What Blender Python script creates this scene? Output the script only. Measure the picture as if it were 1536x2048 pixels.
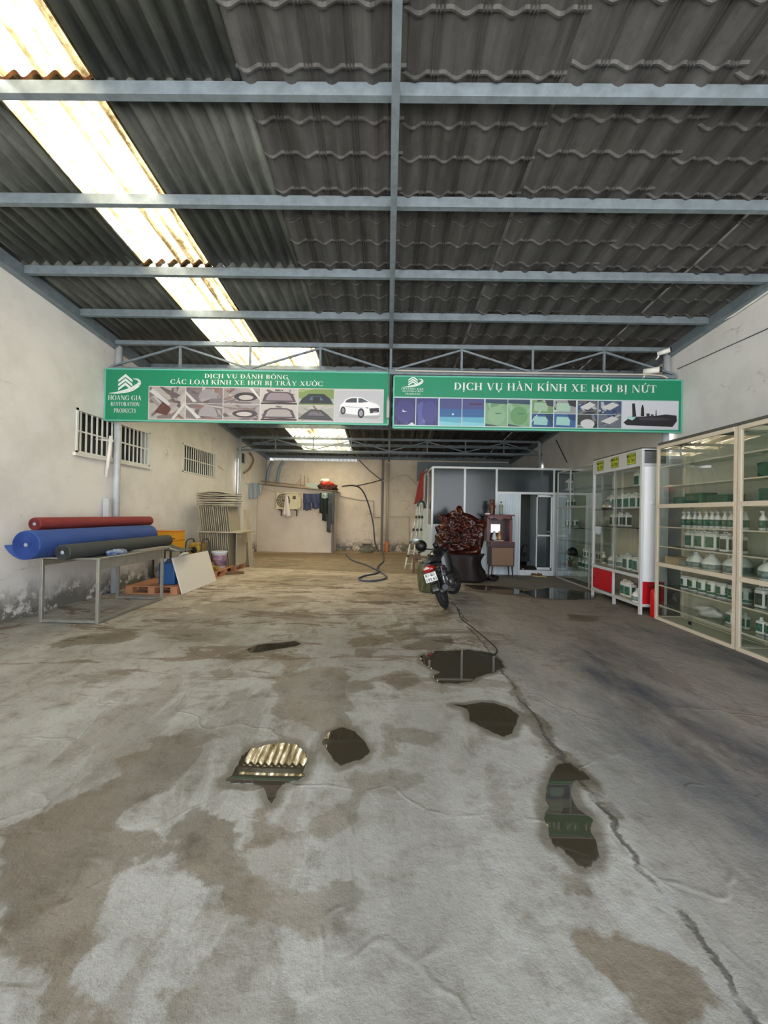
import bpy, bmesh, math, random
import numpy as np
from mathutils import Vector, Matrix
random.seed(7); RNG = np.random.default_rng(7)
PI = math.pi
for o in list(bpy.data.objects): bpy.data.objects.remove(o)
scn = bpy.context.scene
COL = scn.collection
# ------------------------------------------------------------------ camera
F = 760.0; EYE = 1.5; ROLL = 0.0185
_r = Vector((math.cos(ROLL), 0, math.sin(ROLL))); _u = Vector((-math.sin(ROLL), 0, math.cos(ROLL)))
FW = (Vector((0, 1, 0)) - _r * (8 / F) + _u * (4 / F)).normalized()
RT = (_r - FW * _r.dot(FW)).normalized(); UP = RT.cross(FW).normalized()
cd = bpy.data.cameras.new('camera'); cam = bpy.data.objects.new('camera', cd); COL.objects.link(cam)
M = Matrix((RT, UP, -FW)).transposed().to_4x4(); M.translation = Vector((0, 0, EYE)); cam.matrix_world = M
cd.sensor_fit = 'VERTICAL'; cd.sensor_height = 36.0; cd.lens = F / 2048 * 36.0; cd.clip_start = 0.05; cd.clip_end = 300
scn.camera = cam
# ------------------------------------------------------------------ light
scn.view_settings.view_transform = 'Standard'; scn.view_settings.look = 'None'
scn.view_settings.gamma = 1.0; scn.view_settings.use_curve_mapping = False
scn.view_settings.exposure = 1.72
w = bpy.data.worlds.new('sky'); scn.world = w; w.use_nodes = True
nt = w.node_tree; bg = nt.nodes['Background']
tc = nt.nodes.new('ShaderNodeTexCoord'); sp = nt.nodes.new('ShaderNodeSeparateXYZ'); cr = nt.nodes.new('ShaderNodeValToRGB')
nt.links.new(tc.outputs['Generated'], sp.inputs[0]); nt.links.new(sp.outputs['Z'], cr.inputs[0]); nt.links.new(cr.outputs[0], bg.inputs[0])
cr.color_ramp.elements[0].position = 0.0; cr.color_ramp.elements[0].color = (0.95, 0.96, 1.0, 1)
cr.color_ramp.elements[1].position = 0.7; cr.color_ramp.elements[1].color = (0.70, 0.83, 1.0, 1)
bg.inputs[1].default_value = 1.3
sd = bpy.data.lights.new('sun', 'SUN'); sd.energy = 50.0; sd.angle = math.radians(3); sd.color = (1.0, 0.96, 0.90)
sun = bpy.data.objects.new('sun', sd); COL.objects.link(sun)
sun.rotation_euler = (math.radians(-9), math.radians(-10), 0)   # sun high over the roof, shining down through the skylight strip
scn.cycles.max_bounces = 8; scn.cycles.diffuse_bounces = 5; scn.cycles.glossy_bounces = 4
scn.cycles.transmission_bounces = 8; scn.cycles.transparent_max_bounces = 16
scn.cycles.caustics_reflective = False; scn.cycles.caustics_refractive = False
scn.cycles.sample_clamp_indirect = 12.0; scn.cycles.use_denoising = True
# ------------------------------------------------------------------ pixel <-> place
def ray(px, py): return (RT * ((px - 768) / F) - UP * ((py - 1024) / F) + FW)
def at(px, py, y): d = ray(px, py); t = y / d.y; return Vector((d.x * t, y, EYE + d.z * t))
def atx(px, py, x): d = ray(px, py); t = x / d.x; return Vector((x, d.y * t, EYE + d.z * t))
def fl(px, py, z=0.0): d = ray(px, py); t = (z - EYE) / d.z; return Vector((d.x * t, d.y * t, z))
# ------------------------------------------------------------------ materials
MATS = {}
def lin(c):
    f = lambda v: (v / 255 / 12.92) if v / 255 <= 0.04045 else ((v / 255 + 0.055) / 1.055) ** 2.4
    return (f(c[0]), f(c[1]), f(c[2]), 1)
def N(t, typ, **kw):
    n = t.nodes.new(typ)
    for k, v in kw.items():
        if k.startswith('i_'): n.inputs[k[2:].replace('_', ' ')].default_value = v
        else: setattr(n, k, v)
    return n
def mat(name, rgb, rough=0.6, metal=0.0, var=0.0, scale=6.0, bump=0.0, bscale=40.0, rgb2=None, spec=None, coat=0.0, stretch=(1, 1, 1), trans=0.0):
    """plain painted surface with blotches (var / rgb2) and a fine relief"""
    if name in MATS: return MATS[name]
    m = bpy.data.materials.new(name); m.use_nodes = True; t = m.node_tree; b = t.nodes['Principled BSDF']
    b.inputs['Base Color'].default_value = lin(rgb); b.inputs['Roughness'].default_value = rough; b.inputs['Metallic'].default_value = metal
    if spec is not None: b.inputs['Specular IOR Level'].default_value = spec
    if coat: b.inputs['Coat Weight'].default_value = coat; b.inputs['Coat Roughness'].default_value = 0.08
    if trans: b.inputs['Transmission Weight'].default_value = trans
    if var or rgb2 or bump:
        tc = N(t, 'ShaderNodeTexCoord'); mp = N(t, 'ShaderNodeMapping'); mp.inputs['Scale'].default_value = stretch
        t.links.new(tc.outputs['Object'], mp.inputs[0])
    if var or rgb2:
        nz = N(t, 'ShaderNodeTexNoise', i_Scale=scale, i_Detail=6.0, i_Roughness=0.65); t.links.new(mp.outputs[0], nz.inputs['Vector'])
        rp = N(t, 'ShaderNodeValToRGB'); rp.color_ramp.elements[0].position = 0.35; rp.color_ramp.elements[1].position = 0.65
        c1 = lin(rgb); c2 = lin(rgb2) if rgb2 else tuple(min(1, v * (1 - var)) for v in c1[:3]) + (1,)
        rp.color_ramp.elements[0].color = c2; rp.color_ramp.elements[1].color = c1
        t.links.new(nz.outputs['Fac'], rp.inputs[0]); t.links.new(rp.outputs[0], b.inputs['Base Color'])
    if bump:
        n2 = N(t, 'ShaderNodeTexNoise', i_Scale=bscale, i_Detail=4.0); t.links.new(mp.outputs[0], n2.inputs['Vector'])
        bp = N(t, 'ShaderNodeBump', i_Strength=bump, i_Distance=0.01); t.links.new(n2.outputs['Fac'], bp.inputs['Height']); t.links.new(bp.outputs[0], b.inputs['Normal'])
    MATS[name] = m; return m
def emit(name, rgb, s):
    m = bpy.data.materials.new(name); m.use_nodes = True; b = m.node_tree.nodes['Principled BSDF']
    b.inputs['Emission Color'].default_value = lin(rgb); b.inputs['Emission Strength'].default_value = s; MATS[name] = m; return m
# ------------------------------------------------------------------ mesh builder
class MB:
    def __init__(s): s.bm = bmesh.new(); s.mats = []; s.mi = 0
    def m(s, mt):
        if mt not in s.mats: s.mats.append(mt)
        s.mi = s.mats.index(mt); return s
    def face(s, vs, smooth=False):
        try: f = s.bm.faces.new(vs)
        except ValueError: return None
        f.material_index = s.mi; f.smooth = smooth; return f
    def poly(s, pts, smooth=False): return s.face([s.bm.verts.new(p) for p in pts], smooth)
    def hexa(s, c):       # 8 corners: bottom 4 (ccw), top 4
        v = [s.bm.verts.new(p) for p in c]
        for q in ((3, 2, 1, 0), (4, 5, 6, 7), (0, 1, 5, 4), (1, 2, 6, 5), (2, 3, 7, 6), (3, 0, 4, 7)): s.face([v[i] for i in q])
        return s
    def box(s, x0, x1, y0, y1, z0, z1, bev=0.0, seg=1, rot=None, org=None):
        if x0 > x1: x0, x1 = x1, x0
        if y0 > y1: y0, y1 = y1, y0
        if z0 > z1: z0, z1 = z1, z0
        c = [(x0, y0, z0), (x1, y0, z0), (x1, y1, z0), (x0, y1, z0), (x0, y0, z1), (x1, y0, z1), (x1, y1, z1), (x0, y1, z1)]
        n0 = len(s.bm.verts); nf = len(s.bm.faces)
        s.hexa(c); s.bm.verts.ensure_lookup_table(); s.bm.faces.ensure_lookup_table()
        if rot is not None:
            o = Vector(org) if org else Vector(((x0 + x1) / 2, (y0 + y1) / 2, (z0 + z1) / 2))
            for v in s.bm.verts[n0:]: v.co = rot @ (v.co - o) + o
        if bev > 0:
            es = {e for f in s.bm.faces[nf:] for e in f.edges}
            r = bmesh.ops.bevel(s.bm, geom=list(es), offset=bev, segments=seg, affect='EDGES', profile=0.5)
            for f in r['faces']:
                f.material_index = s.mi; f.smooth = seg > 1
        return s
    def bar(s, a, b, w, h=None, up=(0, 0, 1), bev=0.0):   # rectangular bar a->b
        a = Vector(a); b = Vector(b); h = h or w; d = (b - a).normalized(); u = Vector(up)
        if abs(d.dot(u)) > 0.98: u = Vector((0, 1, 0)) if abs(d.z) > 0.9 else Vector((1, 0, 0))
        x = d.cross(u).normalized() * (w / 2); z = x.cross(d).normalized() * (h / 2)
        return s.hexa([a - x - z, a + x - z, b + x - z, b - x - z, a - x + z, a + x + z, b + x + z, b - x + z])
    def tube(s, pts, r, n=8, cap=True, smooth=True):      # round tube along points; r scalar or list
        pts = [Vector(p) for p in pts]; k = len(pts); rs = r if isinstance(r, (list, tuple)) else [r] * k
        rings = []; pn = None
        for i, p in enumerate(pts):
            d = (pts[min(i + 1, k - 1)] - pts[max(i - 1, 0)])
            if d.length < 1e-9: d = Vector((0, 0, 1))
            d.normalize()
            if pn is None:
                q = Vector((0, 0, 1)) if abs(d.z) < 0.9 else Vector((1, 0, 0))
                nx = d.cross(q).normalized()
            else:
                nx = pn - d * pn.dot(d)
                nx = nx.normalized() if nx.length > 1e-6 else d.orthogonal().normalized()
            pn = nx; ny = d.cross(nx)
            rings.append([s.bm.verts.new(p + (nx * math.cos(2 * PI * j / n) + ny * math.sin(2 * PI * j / n)) * rs[i]) for j in range(n)])
        for i in range(k - 1):
            for j in range(n): s.face([rings[i][j], rings[i][(j + 1) % n], rings[i + 1][(j + 1) % n], rings[i + 1][j]], smooth)
        if cap: s.face(rings[0][::-1]); s.face(rings[-1])
        return s
    def cyl(s, a, b, r, n=16, r2=None, smooth=True): return s.tube([a, b], [r, r if r2 is None else r2], n, True, smooth)
    def lathe(s, prof, c=(0, 0, 0), n=16, axis='z', smooth=True, sy=1.0):   # prof: (r, h) bottom to top
        c = Vector(c); rings = []
        for (r, h) in prof:
            ring = []
            for j in range(n):
                a = 2 * PI * j / n; x, y = r * math.cos(a), r * math.sin(a) * sy
                p = Vector((x, y, h)) if axis == 'z' else (Vector((h, x, y)) if axis == 'x' else Vector((y, h, x)))
                ring.append(s.bm.verts.new(c + p))
            rings.append(ring)
        for i in range(len(rings) - 1):
            for j in range(n): s.face([rings[i][j], rings[i][(j + 1) % n], rings[i + 1][(j + 1) % n], rings[i + 1][j]], smooth)
        s.face(rings[0][::-1]); s.face(rings[-1]); return s
    def prism(s, pts, d):          # closed outline pts (3d list) extruded by vector d
        d = Vector(d); a = [s.bm.verts.new(p) for p in pts]; b = [s.bm.verts.new(Vector(p) + d) for p in pts]; n = len(pts)
        s.face(a[::-1]); s.face(b)
        for i in range(n): s.face([a[i], a[(i + 1) % n], b[(i + 1) % n], b[i]])
        return s
    def grid(s, fn, nu, nv, smooth=True):
        V = [[s.bm.verts.new(fn(i / nu, j / nv)) for j in range(nv + 1)] for i in range(nu + 1)]
        for i in range(nu):
            for j in range(nv): s.face([V[i][j], V[i + 1][j], V[i + 1][j + 1], V[i][j + 1]], smooth)
        return s
    def ball(s, c, r, sc=(1, 1, 1), n=12, rot=None):
        c = Vector(c); k = n // 2
        fn = lambda u, v: (rot @ Vector((r * sc[0] * math.sin(PI * v) * math.cos(2 * PI * u), r * sc[1] * math.sin(PI * v) * math.sin(2 * PI * u), -r * sc[2] * math.cos(PI * v))) if rot else
                           Vector((r * sc[0] * math.sin(PI * v) * math.cos(2 * PI * u), r * sc[1] * math.sin(PI * v) * math.sin(2 * PI * u), -r * sc[2] * math.cos(PI * v)))) + c
        return s.grid(fn, n, k)
    def build(s, name, mt=None, parent=None, weld=False, solid=0.0, recalc=True):
        if mt is not None and not s.mats: s.mats = [mt]
        if weld: bmesh.ops.remove_doubles(s.bm, verts=s.bm.verts, dist=1e-5)
        if recalc: bmesh.ops.recalc_face_normals(s.bm, faces=s.bm.faces)
        me = bpy.data.meshes.new(name); s.bm.to_mesh(me); s.bm.free()
        for q in s.mats: me.materials.append(q)
        o = bpy.data.objects.new(name, me); COL.objects.link(o)
        if parent is not None: o.parent = parent
        if solid:
            md = o.modifiers.new('thickness', 'SOLIDIFY'); md.thickness = solid; md.offset = 0
        return o
def empty(name, loc=(0, 0, 0), rz=0.0):
    o = bpy.data.objects.new(name, None); o.empty_display_size = 0.1; COL.objects.link(o); o.location = loc; o.rotation_euler = (0, 0, rz); return o
def tag(o, label=None, cat=None, group=None, kind=None):
    if label: o['label'] = label
    if cat: o['category'] = cat
    if group: o['group'] = group
    if kind: o['kind'] = kind
    return o
def thing(name, label, cat, loc=(0, 0, 0), rz=0.0, group=None): return tag(empty(name, loc, rz), label, cat, group)
def inst(name, me, parent=None, loc=(0, 0, 0), rot=(0, 0, 0), sc=None):
    o = bpy.data.objects.new(name, me); COL.objects.link(o); o.parent = parent; o.location = loc; o.rotation_euler = rot
    if sc: o.scale = sc
    return o
def copy_tree(o, parent=None):
    c = o.copy(); COL.objects.link(c)
    if parent is not None: c.parent = parent
    for ch in list(o.children): copy_tree(ch, c)
    return c
def smoothpts(P, k=6):       # catmull-rom through points
    P = [Vector(p) for p in P]; out = []
    for i in range(len(P) - 1):
        a, b, c, d = P[max(i - 1, 0)], P[i], P[i + 1], P[min(i + 2, len(P) - 1)]
        for j in range(k):
            t = j / k
            out.append(0.5 * ((2 * b) + (c - a) * t + (2 * a - 5 * b + 4 * c - d) * t * t + (3 * b - a - 3 * c + d) * t ** 3))
    out.append(P[-1]); return out
# ================================================================== SETTING
XL, XR, YF, YB = -4.95, 4.95, -1.5, 15.4
def RH(y): return 5.0 - 0.087 * y          # underside of the purlins
M_galv = mat('galvanised_paint', (124, 136, 145), 0.5, 0.15, var=0.3, scale=9, bump=0.1, bscale=60)
M_galvd = mat('galvanised_dark', (112, 124, 128), 0.55, 0.15, var=0.3, scale=8)
# ---- floor with damp / stain fields stored per vertex, sharpened by noise in the material
def pp(s): return [fl(float(a.split(',')[0]), float(a.split(',')[1])) for a in s.split()]
DAMP = [  # (outline in floor places, strength 0..1)
 ('0,1655 160,1590 330,1500 390,1515 350,1570 300,1600 240,1640 330,1690 420,1640 465,1640 470,1700 430,1740 455,1800 430,1760 370,1740 330,1715 240,1740 200,1790 215,1815 190,1890 150,1950 175,2000 230,2048 90,2048 100,1960 60,1900 0,1925', .75),
 ('355,1655 400,1625 455,1640 465,1700 500,1740 560,1775 700,1770 700,1850 640,1880 560,1860 490,1835 440,1790 370,1740', .55),
 ('230,1520 330,1485 400,1500 370,1540 300,1560 240,1580', .6), ('300,1480 380,1455 430,1450 430,1480 350,1510', .45),
 ('545,1355 600,1340 690,1330 700,1370 690,1400 700,1430 690,1460 640,1470 600,1450 560,1440 545,1420 570,1400 545,1380', .62),
 ('600,1400 690,1380 700,1420 680,1470 620,1465', .5), ('410,1345 465,1337 460,1360 430,1362', .6), ('450,1390 500,1375 490,1400 455,1405', .5),
 ('640,1620 720,1590 730,1640 660,1680 630,1670', .42), ('490,1640 520,1620 590,1650 540,1700 500,1700', .6),
 ('100,1290 160,1270 260,1262 285,1272 240,1285 160,1290 110,1297', .8), ('300,1262 420,1255 470,1268 440,1285 360,1283', .45),
 ('690,1278 740,1270 790,1275 770,1292 710,1295', .8), ('770,1262 830,1255 850,1275 800,1282', .8), ('720,1295 755,1300 740,1320 710,1312', .6),
 ('690,1362 745,1358 750,1380 700,1385', .55), ('770,1345 830,1340 850,1365 800,1380 765,1365', .6),
 ('770,1450 830,1455 900,1475 850,1490 790,1485', .5), ('700,1540 840,1545 850,1575 760,1585 700,1565', .45), ('760,1455 790,1450 800,1510 770,1515', .4),
 ('860,1272 900,1272 910,1290 860,1300 800,1296', .85),
 ('1020,1350 1045,1395 1080,1430 1110,1480 1150,1520 1190,1560 1240,1630 1225,1640 1180,1590 1140,1545 1090,1500 1050,1450 1030,1400', .75),
 ('1150,1870 1250,1870 1330,1900 1400,1960 1420,2048 1300,2048 1270,1990 1200,1960 1160,1920', .8),
 ('1230,1990 1300,1990 1330,2048 1230,2048', .7), ('1100,1750 1170,1760 1180,1790 1130,1790', .5),
 ('330,1990 390,1975 400,2020 360,2048 320,2048', .5), ('420,1950 460,1940 440,1975 400,1985', .35), ('150,1350 270,1340 250,1355 170,1370', .4),
 ('360,1395 440,1390 410,1405', .3), ('440,1310 520,1290 600,1280 610,1290 540,1300 470,1322', .55), ('550,1310 600,1305 625,1320 590,1335 560,1325', .5),
 ('560,1325 620,1320 600,1345 570,1345', .5), ('1130,1228 1200,1232 1190,1245 1140,1240', .8), ('1100,1320 1140,1320 1130,1330', .5),
 ('380,1215 470,1195 600,1190 640,1200 560,1215 440,1232', .4), ('460,1165 560,1150 700,1150 720,1165 600,1178', .45), ('700,1185 820,1175 840,1195 760,1210', .5),
 ('300,1240 400,1225 440,1235 360,1252', .35), ('540,1230 640,1222 660,1236 580,1245', .45), ('660,1215 740,1222 700,1240', .5),
 ('930,1168 1030,1172 1100,1185 1190,1186 1190,1200 1100,1200 1010,1190 930,1182', .7), ('510,1106 850,1106 850,1150 500,1135', .8),
 ('0,1735 40,1720 60,1760 0,1800', .45), ('900,1240 980,1236 960,1250', .5), ('840,1225 900,1218 905,1240 850,1245', .55)]
PUD = {   # standing water, each a thing of its own
 'wide puddle on the floor below the motorbike, mirroring a post': '842,1312 870,1303 905,1302 935,1300 960,1304 985,1308 1000,1322 1006,1334 985,1345 960,1352 940,1362 910,1366 880,1364 868,1352 880,1345 862,1336 848,1328 842,1320',
 'dark tear-shaped puddle on the pale concrete below the wide puddle': '908,1410 935,1410 960,1406 985,1407 1012,1415 1035,1430 1032,1445 1022,1466 1005,1472 985,1464 960,1452 940,1440 936,1420',
 'large puddle mirroring the bright skylight strip': '452,1560 468,1546 482,1518 500,1500 530,1492 560,1487 590,1490 608,1504 614,1522 605,1540 607,1552 590,1562 570,1567 556,1578 549,1596 541,1604 534,1592 528,1576 505,1568 480,1567 462,1566',
 'heart-shaped dark puddle beside the puddle that mirrors the skylight': '655,1468 680,1456 705,1462 725,1480 738,1502 722,1518 700,1524 682,1530 668,1520 655,1500 646,1484',
 'long thin puddle on the pale concrete left of the loose stones': '494,1299 510,1292 530,1288 560,1286 588,1283 600,1287 592,1292 570,1296 545,1300 520,1304 502,1305',
 'muddy elongated puddle along the seam of the two slabs': '1100,1560 1112,1535 1135,1528 1165,1545 1180,1560 1150,1562 1142,1585 1150,1610 1168,1628 1185,1640 1180,1660 1192,1685 1195,1715 1170,1733 1150,1722 1128,1700 1105,1685 1098,1660 1090,1630 1098,1615 1092,1590',
 'long dark puddle before the cabin and the red altar': '932,1170 980,1172 1020,1176 1045,1182 1035,1188 1010,1188 985,1182 950,1178',
 'puddle before the glass cabinets, mirroring their frames': '1040,1184 1070,1180 1100,1176 1130,1178 1160,1183 1192,1186 1185,1196 1150,1199 1110,1198 1070,1194',
}
def sdf(P, poly):
    P = P[:, None, :]; A = np.array([(p.x, p.y) for p in poly]); B = np.roll(A, -1, 0)
    e = B - A; wv = P - A; t = np.clip((wv * e).sum(2) / (e * e).sum(1), 0, 1); d = np.sqrt(((wv - e * t[..., None]) ** 2).sum(2)).min(1)
    c = ((A[:, 1] > P[..., 1]) != (B[:, 1] > P[..., 1])) & (P[..., 0] < (B[:, 0] - A[:, 0]) * (P[..., 1] - A[:, 1]) / (B[:, 1] - A[:, 1] + 1e-12) + A[:, 0])
    return np.where(c.sum(1) % 2 == 1, d, -d)
xs = np.linspace(XL, XR, 249); ys = np.concatenate([np.linspace(YF, 0.9, 12)[:-1], np.linspace(0.9, 5, 120)[:-1], np.linspace(5, YB, 160)])
GX, GY = np.meshgrid(xs, ys, indexing='ij'); P2 = np.stack([GX.ravel(), GY.ravel()], 1)
wet = np.zeros(len(P2)); wk = np.zeros(len(P2))
def inbox(pl, mrg):
    a = np.array([(p.x, p.y) for p in pl]); return np.where((P2[:, 0] > a[:, 0].min() - mrg) & (P2[:, 0] < a[:, 0].max() + mrg) & (P2[:, 1] > a[:, 1].min() - mrg) & (P2[:, 1] < a[:, 1].max() + mrg))[0]
for s_, k in DAMP:
    pl = pp(s_); ix = inbox(pl, .3); sc = 0.16
    v = np.clip(0.5 + sdf(P2[ix], pl) / sc * 0.5, 0, 1); wet[ix] = np.maximum(wet[ix], v); wk[ix] = np.maximum(wk[ix], (v > 0) * k)
halo = np.zeros(len(P2))
for s_ in PUD.values():
    pl = pp(s_); ix = inbox(pl, .4); v = np.clip(0.5 + (sdf(P2[ix], pl) + 0.045) / .10 * .5, 0, 1); halo[ix] = np.maximum(halo[ix], v)
verts = np.stack([GX.ravel(), GY.ravel(), np.zeros(len(P2))], 1)
nx_, ny_ = len(xs), len(ys); I = np.arange(nx_ * ny_).reshape(nx_, ny_)
faces = np.stack([I[:-1, :-1].ravel(), I[1:, :-1].ravel(), I[1:, 1:].ravel(), I[:-1, 1:].ravel()], 1)
me = bpy.data.meshes.new('floor'); me.from_pydata(verts.tolist(), [], faces.tolist())
for nm, arr in (('damp', wet), ('dampk', wk), ('halo', halo)):
    a = me.attributes.new(nm, 'FLOAT', 'POINT'); a.data.foreach_set('value', arr.astype(np.float32))
floor = bpy.data.objects.new('floor', me); COL.objects.link(floor); tag(floor, 'grey concrete floor with damp stains, a seam between two slabs', None, None, 'structure')
def floor_mat():
    m = bpy.data.materials.new('concrete_floor'); m.use_nodes = True; t = m.node_tree; b = t.nodes['Principled BSDF']; L = t.links.new
    tc = N(t, 'ShaderNodeTexCoord'); P = tc.outputs['Object']
    def noise(sc, det=5., rough=.6, vec=P, dist=0.): 
        n = N(t, 'ShaderNodeTexNoise', i_Scale=sc, i_Detail=det, i_Roughness=rough, i_Distortion=dist); L(vec, n.inputs['Vector']); return n.outputs['Fac']
    def mth(op, a, b_=None, c=None, clamp=False):
        n = N(t, 'ShaderNodeMath', operation=op); n.use_clamp = clamp
        for i, v in enumerate((a, b_, c)):
            if v is None: continue
            if isinstance(v, (int, float)): n.inputs[i].default_value = v
            else: L(v, n.inputs[i])
        return n.outputs[0]
    def sm(v, lo, hi): n = N(t, 'ShaderNodeMapRange', interpolation_type='SMOOTHSTEP'); L(v, n.inputs[0]); n.inputs[1].default_value = lo; n.inputs[2].default_value = hi; return n.outputs[0]
    def mix(f, a, b_):
        n = N(t, 'ShaderNodeMix', data_type='RGBA')
        if isinstance(f, (int, float)): n.inputs[0].default_value = f
        else: L(f, n.inputs[0])
        for i, v in ((6, a), (7, b_)):
            if isinstance(v, tuple): n.inputs[i].default_value = v
            else: L(v, n.inputs[i])
        return n.outputs[2]
    st = N(t, 'ShaderNodeMapping'); st.inputs['Scale'].default_value = (1.0, 0.45, 1); st.inputs['Rotation'].default_value = (0, 0, 0.5); L(P, st.inputs[0])
    st2 = N(t, 'ShaderNodeMapping'); st2.inputs['Scale'].default_value = (0.5, 1.6, 1); L(P, st2.inputs[0])
    sx = N(t, 'ShaderNodeSeparateXYZ'); L(P, sx.inputs[0]); X, Y = sx.outputs[0], sx.outputs[1]
    n1 = noise(0.9, 8, .62, st.outputs[0]); n2 = noise(5, 8, .7); n3 = noise(38, 4, .7); n4 = noise(2.2, 9, .72, st2.outputs[0], .6)
    base = mix(sm(n1, .35, .65), lin((140, 137, 129)), lin((168, 166, 159)))
    base = mix(sm(n2, .45, .75), base, lin((124, 118, 107)))
    # far end: warmer, colour lightened to offset dim rear light; streaky brown film
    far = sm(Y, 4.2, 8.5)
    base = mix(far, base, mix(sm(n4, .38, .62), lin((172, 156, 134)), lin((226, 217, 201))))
    fs = mth('MULTIPLY', sm(Y, 3.0, 6.0), sm(n4, .52, .6)); isl = mth('MULTIPLY', mth('MULTIPLY', sm(Y, 2.6, 4.0), mth('SUBTRACT', 1., sm(Y, 7.5, 9.5))), sm(noise(1.5, 10, .74, st2.outputs[0], .9), .54, .565))
    base = mix(mth('MULTIPLY', fs, .7), base, lin((132, 114, 94)))
    base = mix(mth('MULTIPLY', isl, .85), base, lin((112, 98, 82)))
    drk = mth('MULTIPLY', sm(Y, 11.8, 13.4), sm(n4, .3, .5)); base = mix(mth('MULTIPLY', drk, .6), base, lin((150, 122, 86)))
    # older darker slab on the right of the seam
    wob = noise(1.7, 6, .6); edge = mth('ADD', X, mth('MULTIPLY_ADD', wob, .34, -.17))
    sl = sm(edge, 1.12, 1.22); nb = noise(1.3, 8, .65, st.outputs[0])
    dark = mix(sm(mth('ADD', nb, mth('MULTIPLY', Y, -.05)), .22, .52), lin((136, 127, 118)), lin((66, 69, 74)))
    dark = mix(mth('MULTIPLY', sm(n2, .45, .75), .5), dark, lin((106, 98, 90)))
    soft = sm(mth('ADD', X, mth('MULTIPLY_ADD', nb, 1.0, -.5)), 1.25, 2.3)
    base = mix(mth('MULTIPLY', sl, mth('MULTIPLY_ADD', soft, .55, .45)), base, dark)
    # seam line
    se = mth('ABSOLUTE', mth('SUBTRACT', edge, 1.13)); seam = mth('MULTIPLY', mth('SUBTRACT', 1., sm(se, .004, .02)), sm(noise(2.5), .38, .5))
    # damp
    at_ = N(t, 'ShaderNodeAttribute', attribute_name='damp'); hl = N(t, 'ShaderNodeAttribute', attribute_name='halo')
    d0 = mth('ADD', at_.outputs['Fac'], mth('MULTIPLY_ADD', noise(4.5, 7, .65), 1.0, -.5)); dm = sm(d0, .43, .56); ak = N(t, 'ShaderNodeAttribute', attribute_name='dampk')
    h0 = mth('ADD', hl.outputs['Fac'], mth('MULTIPLY_ADD', noise(7, 6, .6), .5, -.25)); hm = sm(h0, .35, .6)
    blot = mth('MAXIMUM', mth('MULTIPLY', sm(noise(1.1, 9, .66, st.outputs[0], .4), .55, .58), .42), mth('MULTIPLY', sm(noise(3.4, 8, .7, st.outputs[0], .5), .58, .62), .3))
    dcol = mix(sm(noise(1.2, 4), .4, .6), (.58, .50, .41, 1), (.50, .47, .41, 1))
    mul = N(t, 'ShaderNodeMix', data_type='RGBA', blend_type='MULTIPLY'); 
    L(mth('MAXIMUM', mth('MULTIPLY', dm, mth('MULTIPLY_ADD', ak.outputs['Fac'], mth('MULTIPLY_ADD', noise(2.0, 6, .7), 1.3, .5), .08), clamp=True), blot), mul.inputs[0]); L(base, mul.inputs[6]); L(dcol, mul.inputs[7])
    col = mix(mth('MULTIPLY', hm, .75), mul.outputs[2], lin((96, 88, 74)))
    col = mix(mth('MULTIPLY', seam, .8), col, lin((70, 66, 60)))
    # fine grit and dark specks
    col = mix(mth('MULTIPLY', sm(n3, .55, .8), .35), col, lin((120, 115, 105)))
    vo = N(t, 'ShaderNodeTexVoronoi', i_Scale=2.6); L(P, vo.inputs['Vector']); spk = mth('MULTIPLY', mth('SUBTRACT', 1., sm(vo.outputs['Distance'], .02, .05)), sm(noise(3.1), .55, .6)); col = mix(mth('MULTIPLY', spk, .7), col, lin((60, 55, 48)))
    # hairline cracks near the loose stones
    vc = N(t, 'ShaderNodeTexVoronoi', i_Scale=3.2, feature='DISTANCE_TO_EDGE'); wv = N(t, 'ShaderNodeVectorMath', operation='ADD'); L(P, wv.inputs[0]); nn = N(t, 'ShaderNodeTexNoise', i_Scale=3.0); L(P, nn.inputs['Vector']); L(nn.outputs['Color'], wv.inputs[1]); L(wv.outputs[0], vc.inputs['Vector'])
    ck = mth('SUBTRACT', 1., sm(vc.outputs[0], .008, .03)); inck = mth('MULTIPLY', mth('MULTIPLY', sm(Y, 3.9, 4.3), mth('SUBTRACT', 1., sm(Y, 6.3, 6.8))), mth('MULTIPLY', sm(X, -.1, .2), mth('SUBTRACT', 1., sm(X, 1.05, 1.25))))
    col = mix(mth('MULTIPLY', mth('MULTIPLY', ck, inck), .65), col, lin((92, 82, 70)))
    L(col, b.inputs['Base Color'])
    wetness = mth('MAXIMUM', mth('MULTIPLY', dm, .35), mth('MULTIPLY', hm, .8))
    wfar = mth('MULTIPLY', sm(Y, 12.3, 13.3), .6)
    L(mth('SUBTRACT', .78, mth('MULTIPLY', mth('MAXIMUM', wetness, wfar), .42)), b.inputs['Roughness'])
    b.inputs['Specular IOR Level'].default_value = .35
    # relief: trowel ridges (folded-film creases) + grain
    vr = N(t, 'ShaderNodeTexVoronoi', i_Scale=1.15, feature='DISTANCE_TO_EDGE'); w2 = N(t, 'ShaderNodeVectorMath', operation='MULTIPLY_ADD'); n5 = N(t, 'ShaderNodeTexNoise', i_Scale=1.4, i_Detail=3.); L(P, n5.inputs['Vector']); L(n5.outputs['Color'], w2.inputs[0]); w2.inputs[1].default_value = (.8, .8, .8); L(P, w2.inputs[2]); L(w2.outputs[0], vr.inputs['Vector'])
    ridge = mth('MULTIPLY', mth('SUBTRACT', 1., sm(vr.outputs[0], .0, .025)), sm(noise(1.3), .42, .52))
    hgt = mth('ADD', mth('MULTIPLY', ridge, .12), mth('ADD', mth('MULTIPLY', n1, 1.2), mth('ADD', mth('MULTIPLY', n2, .6), mth('MULTIPLY', n3, .06))))
    hgt = mth('SUBTRACT', hgt, mth('MULTIPLY', seam, .3))
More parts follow.
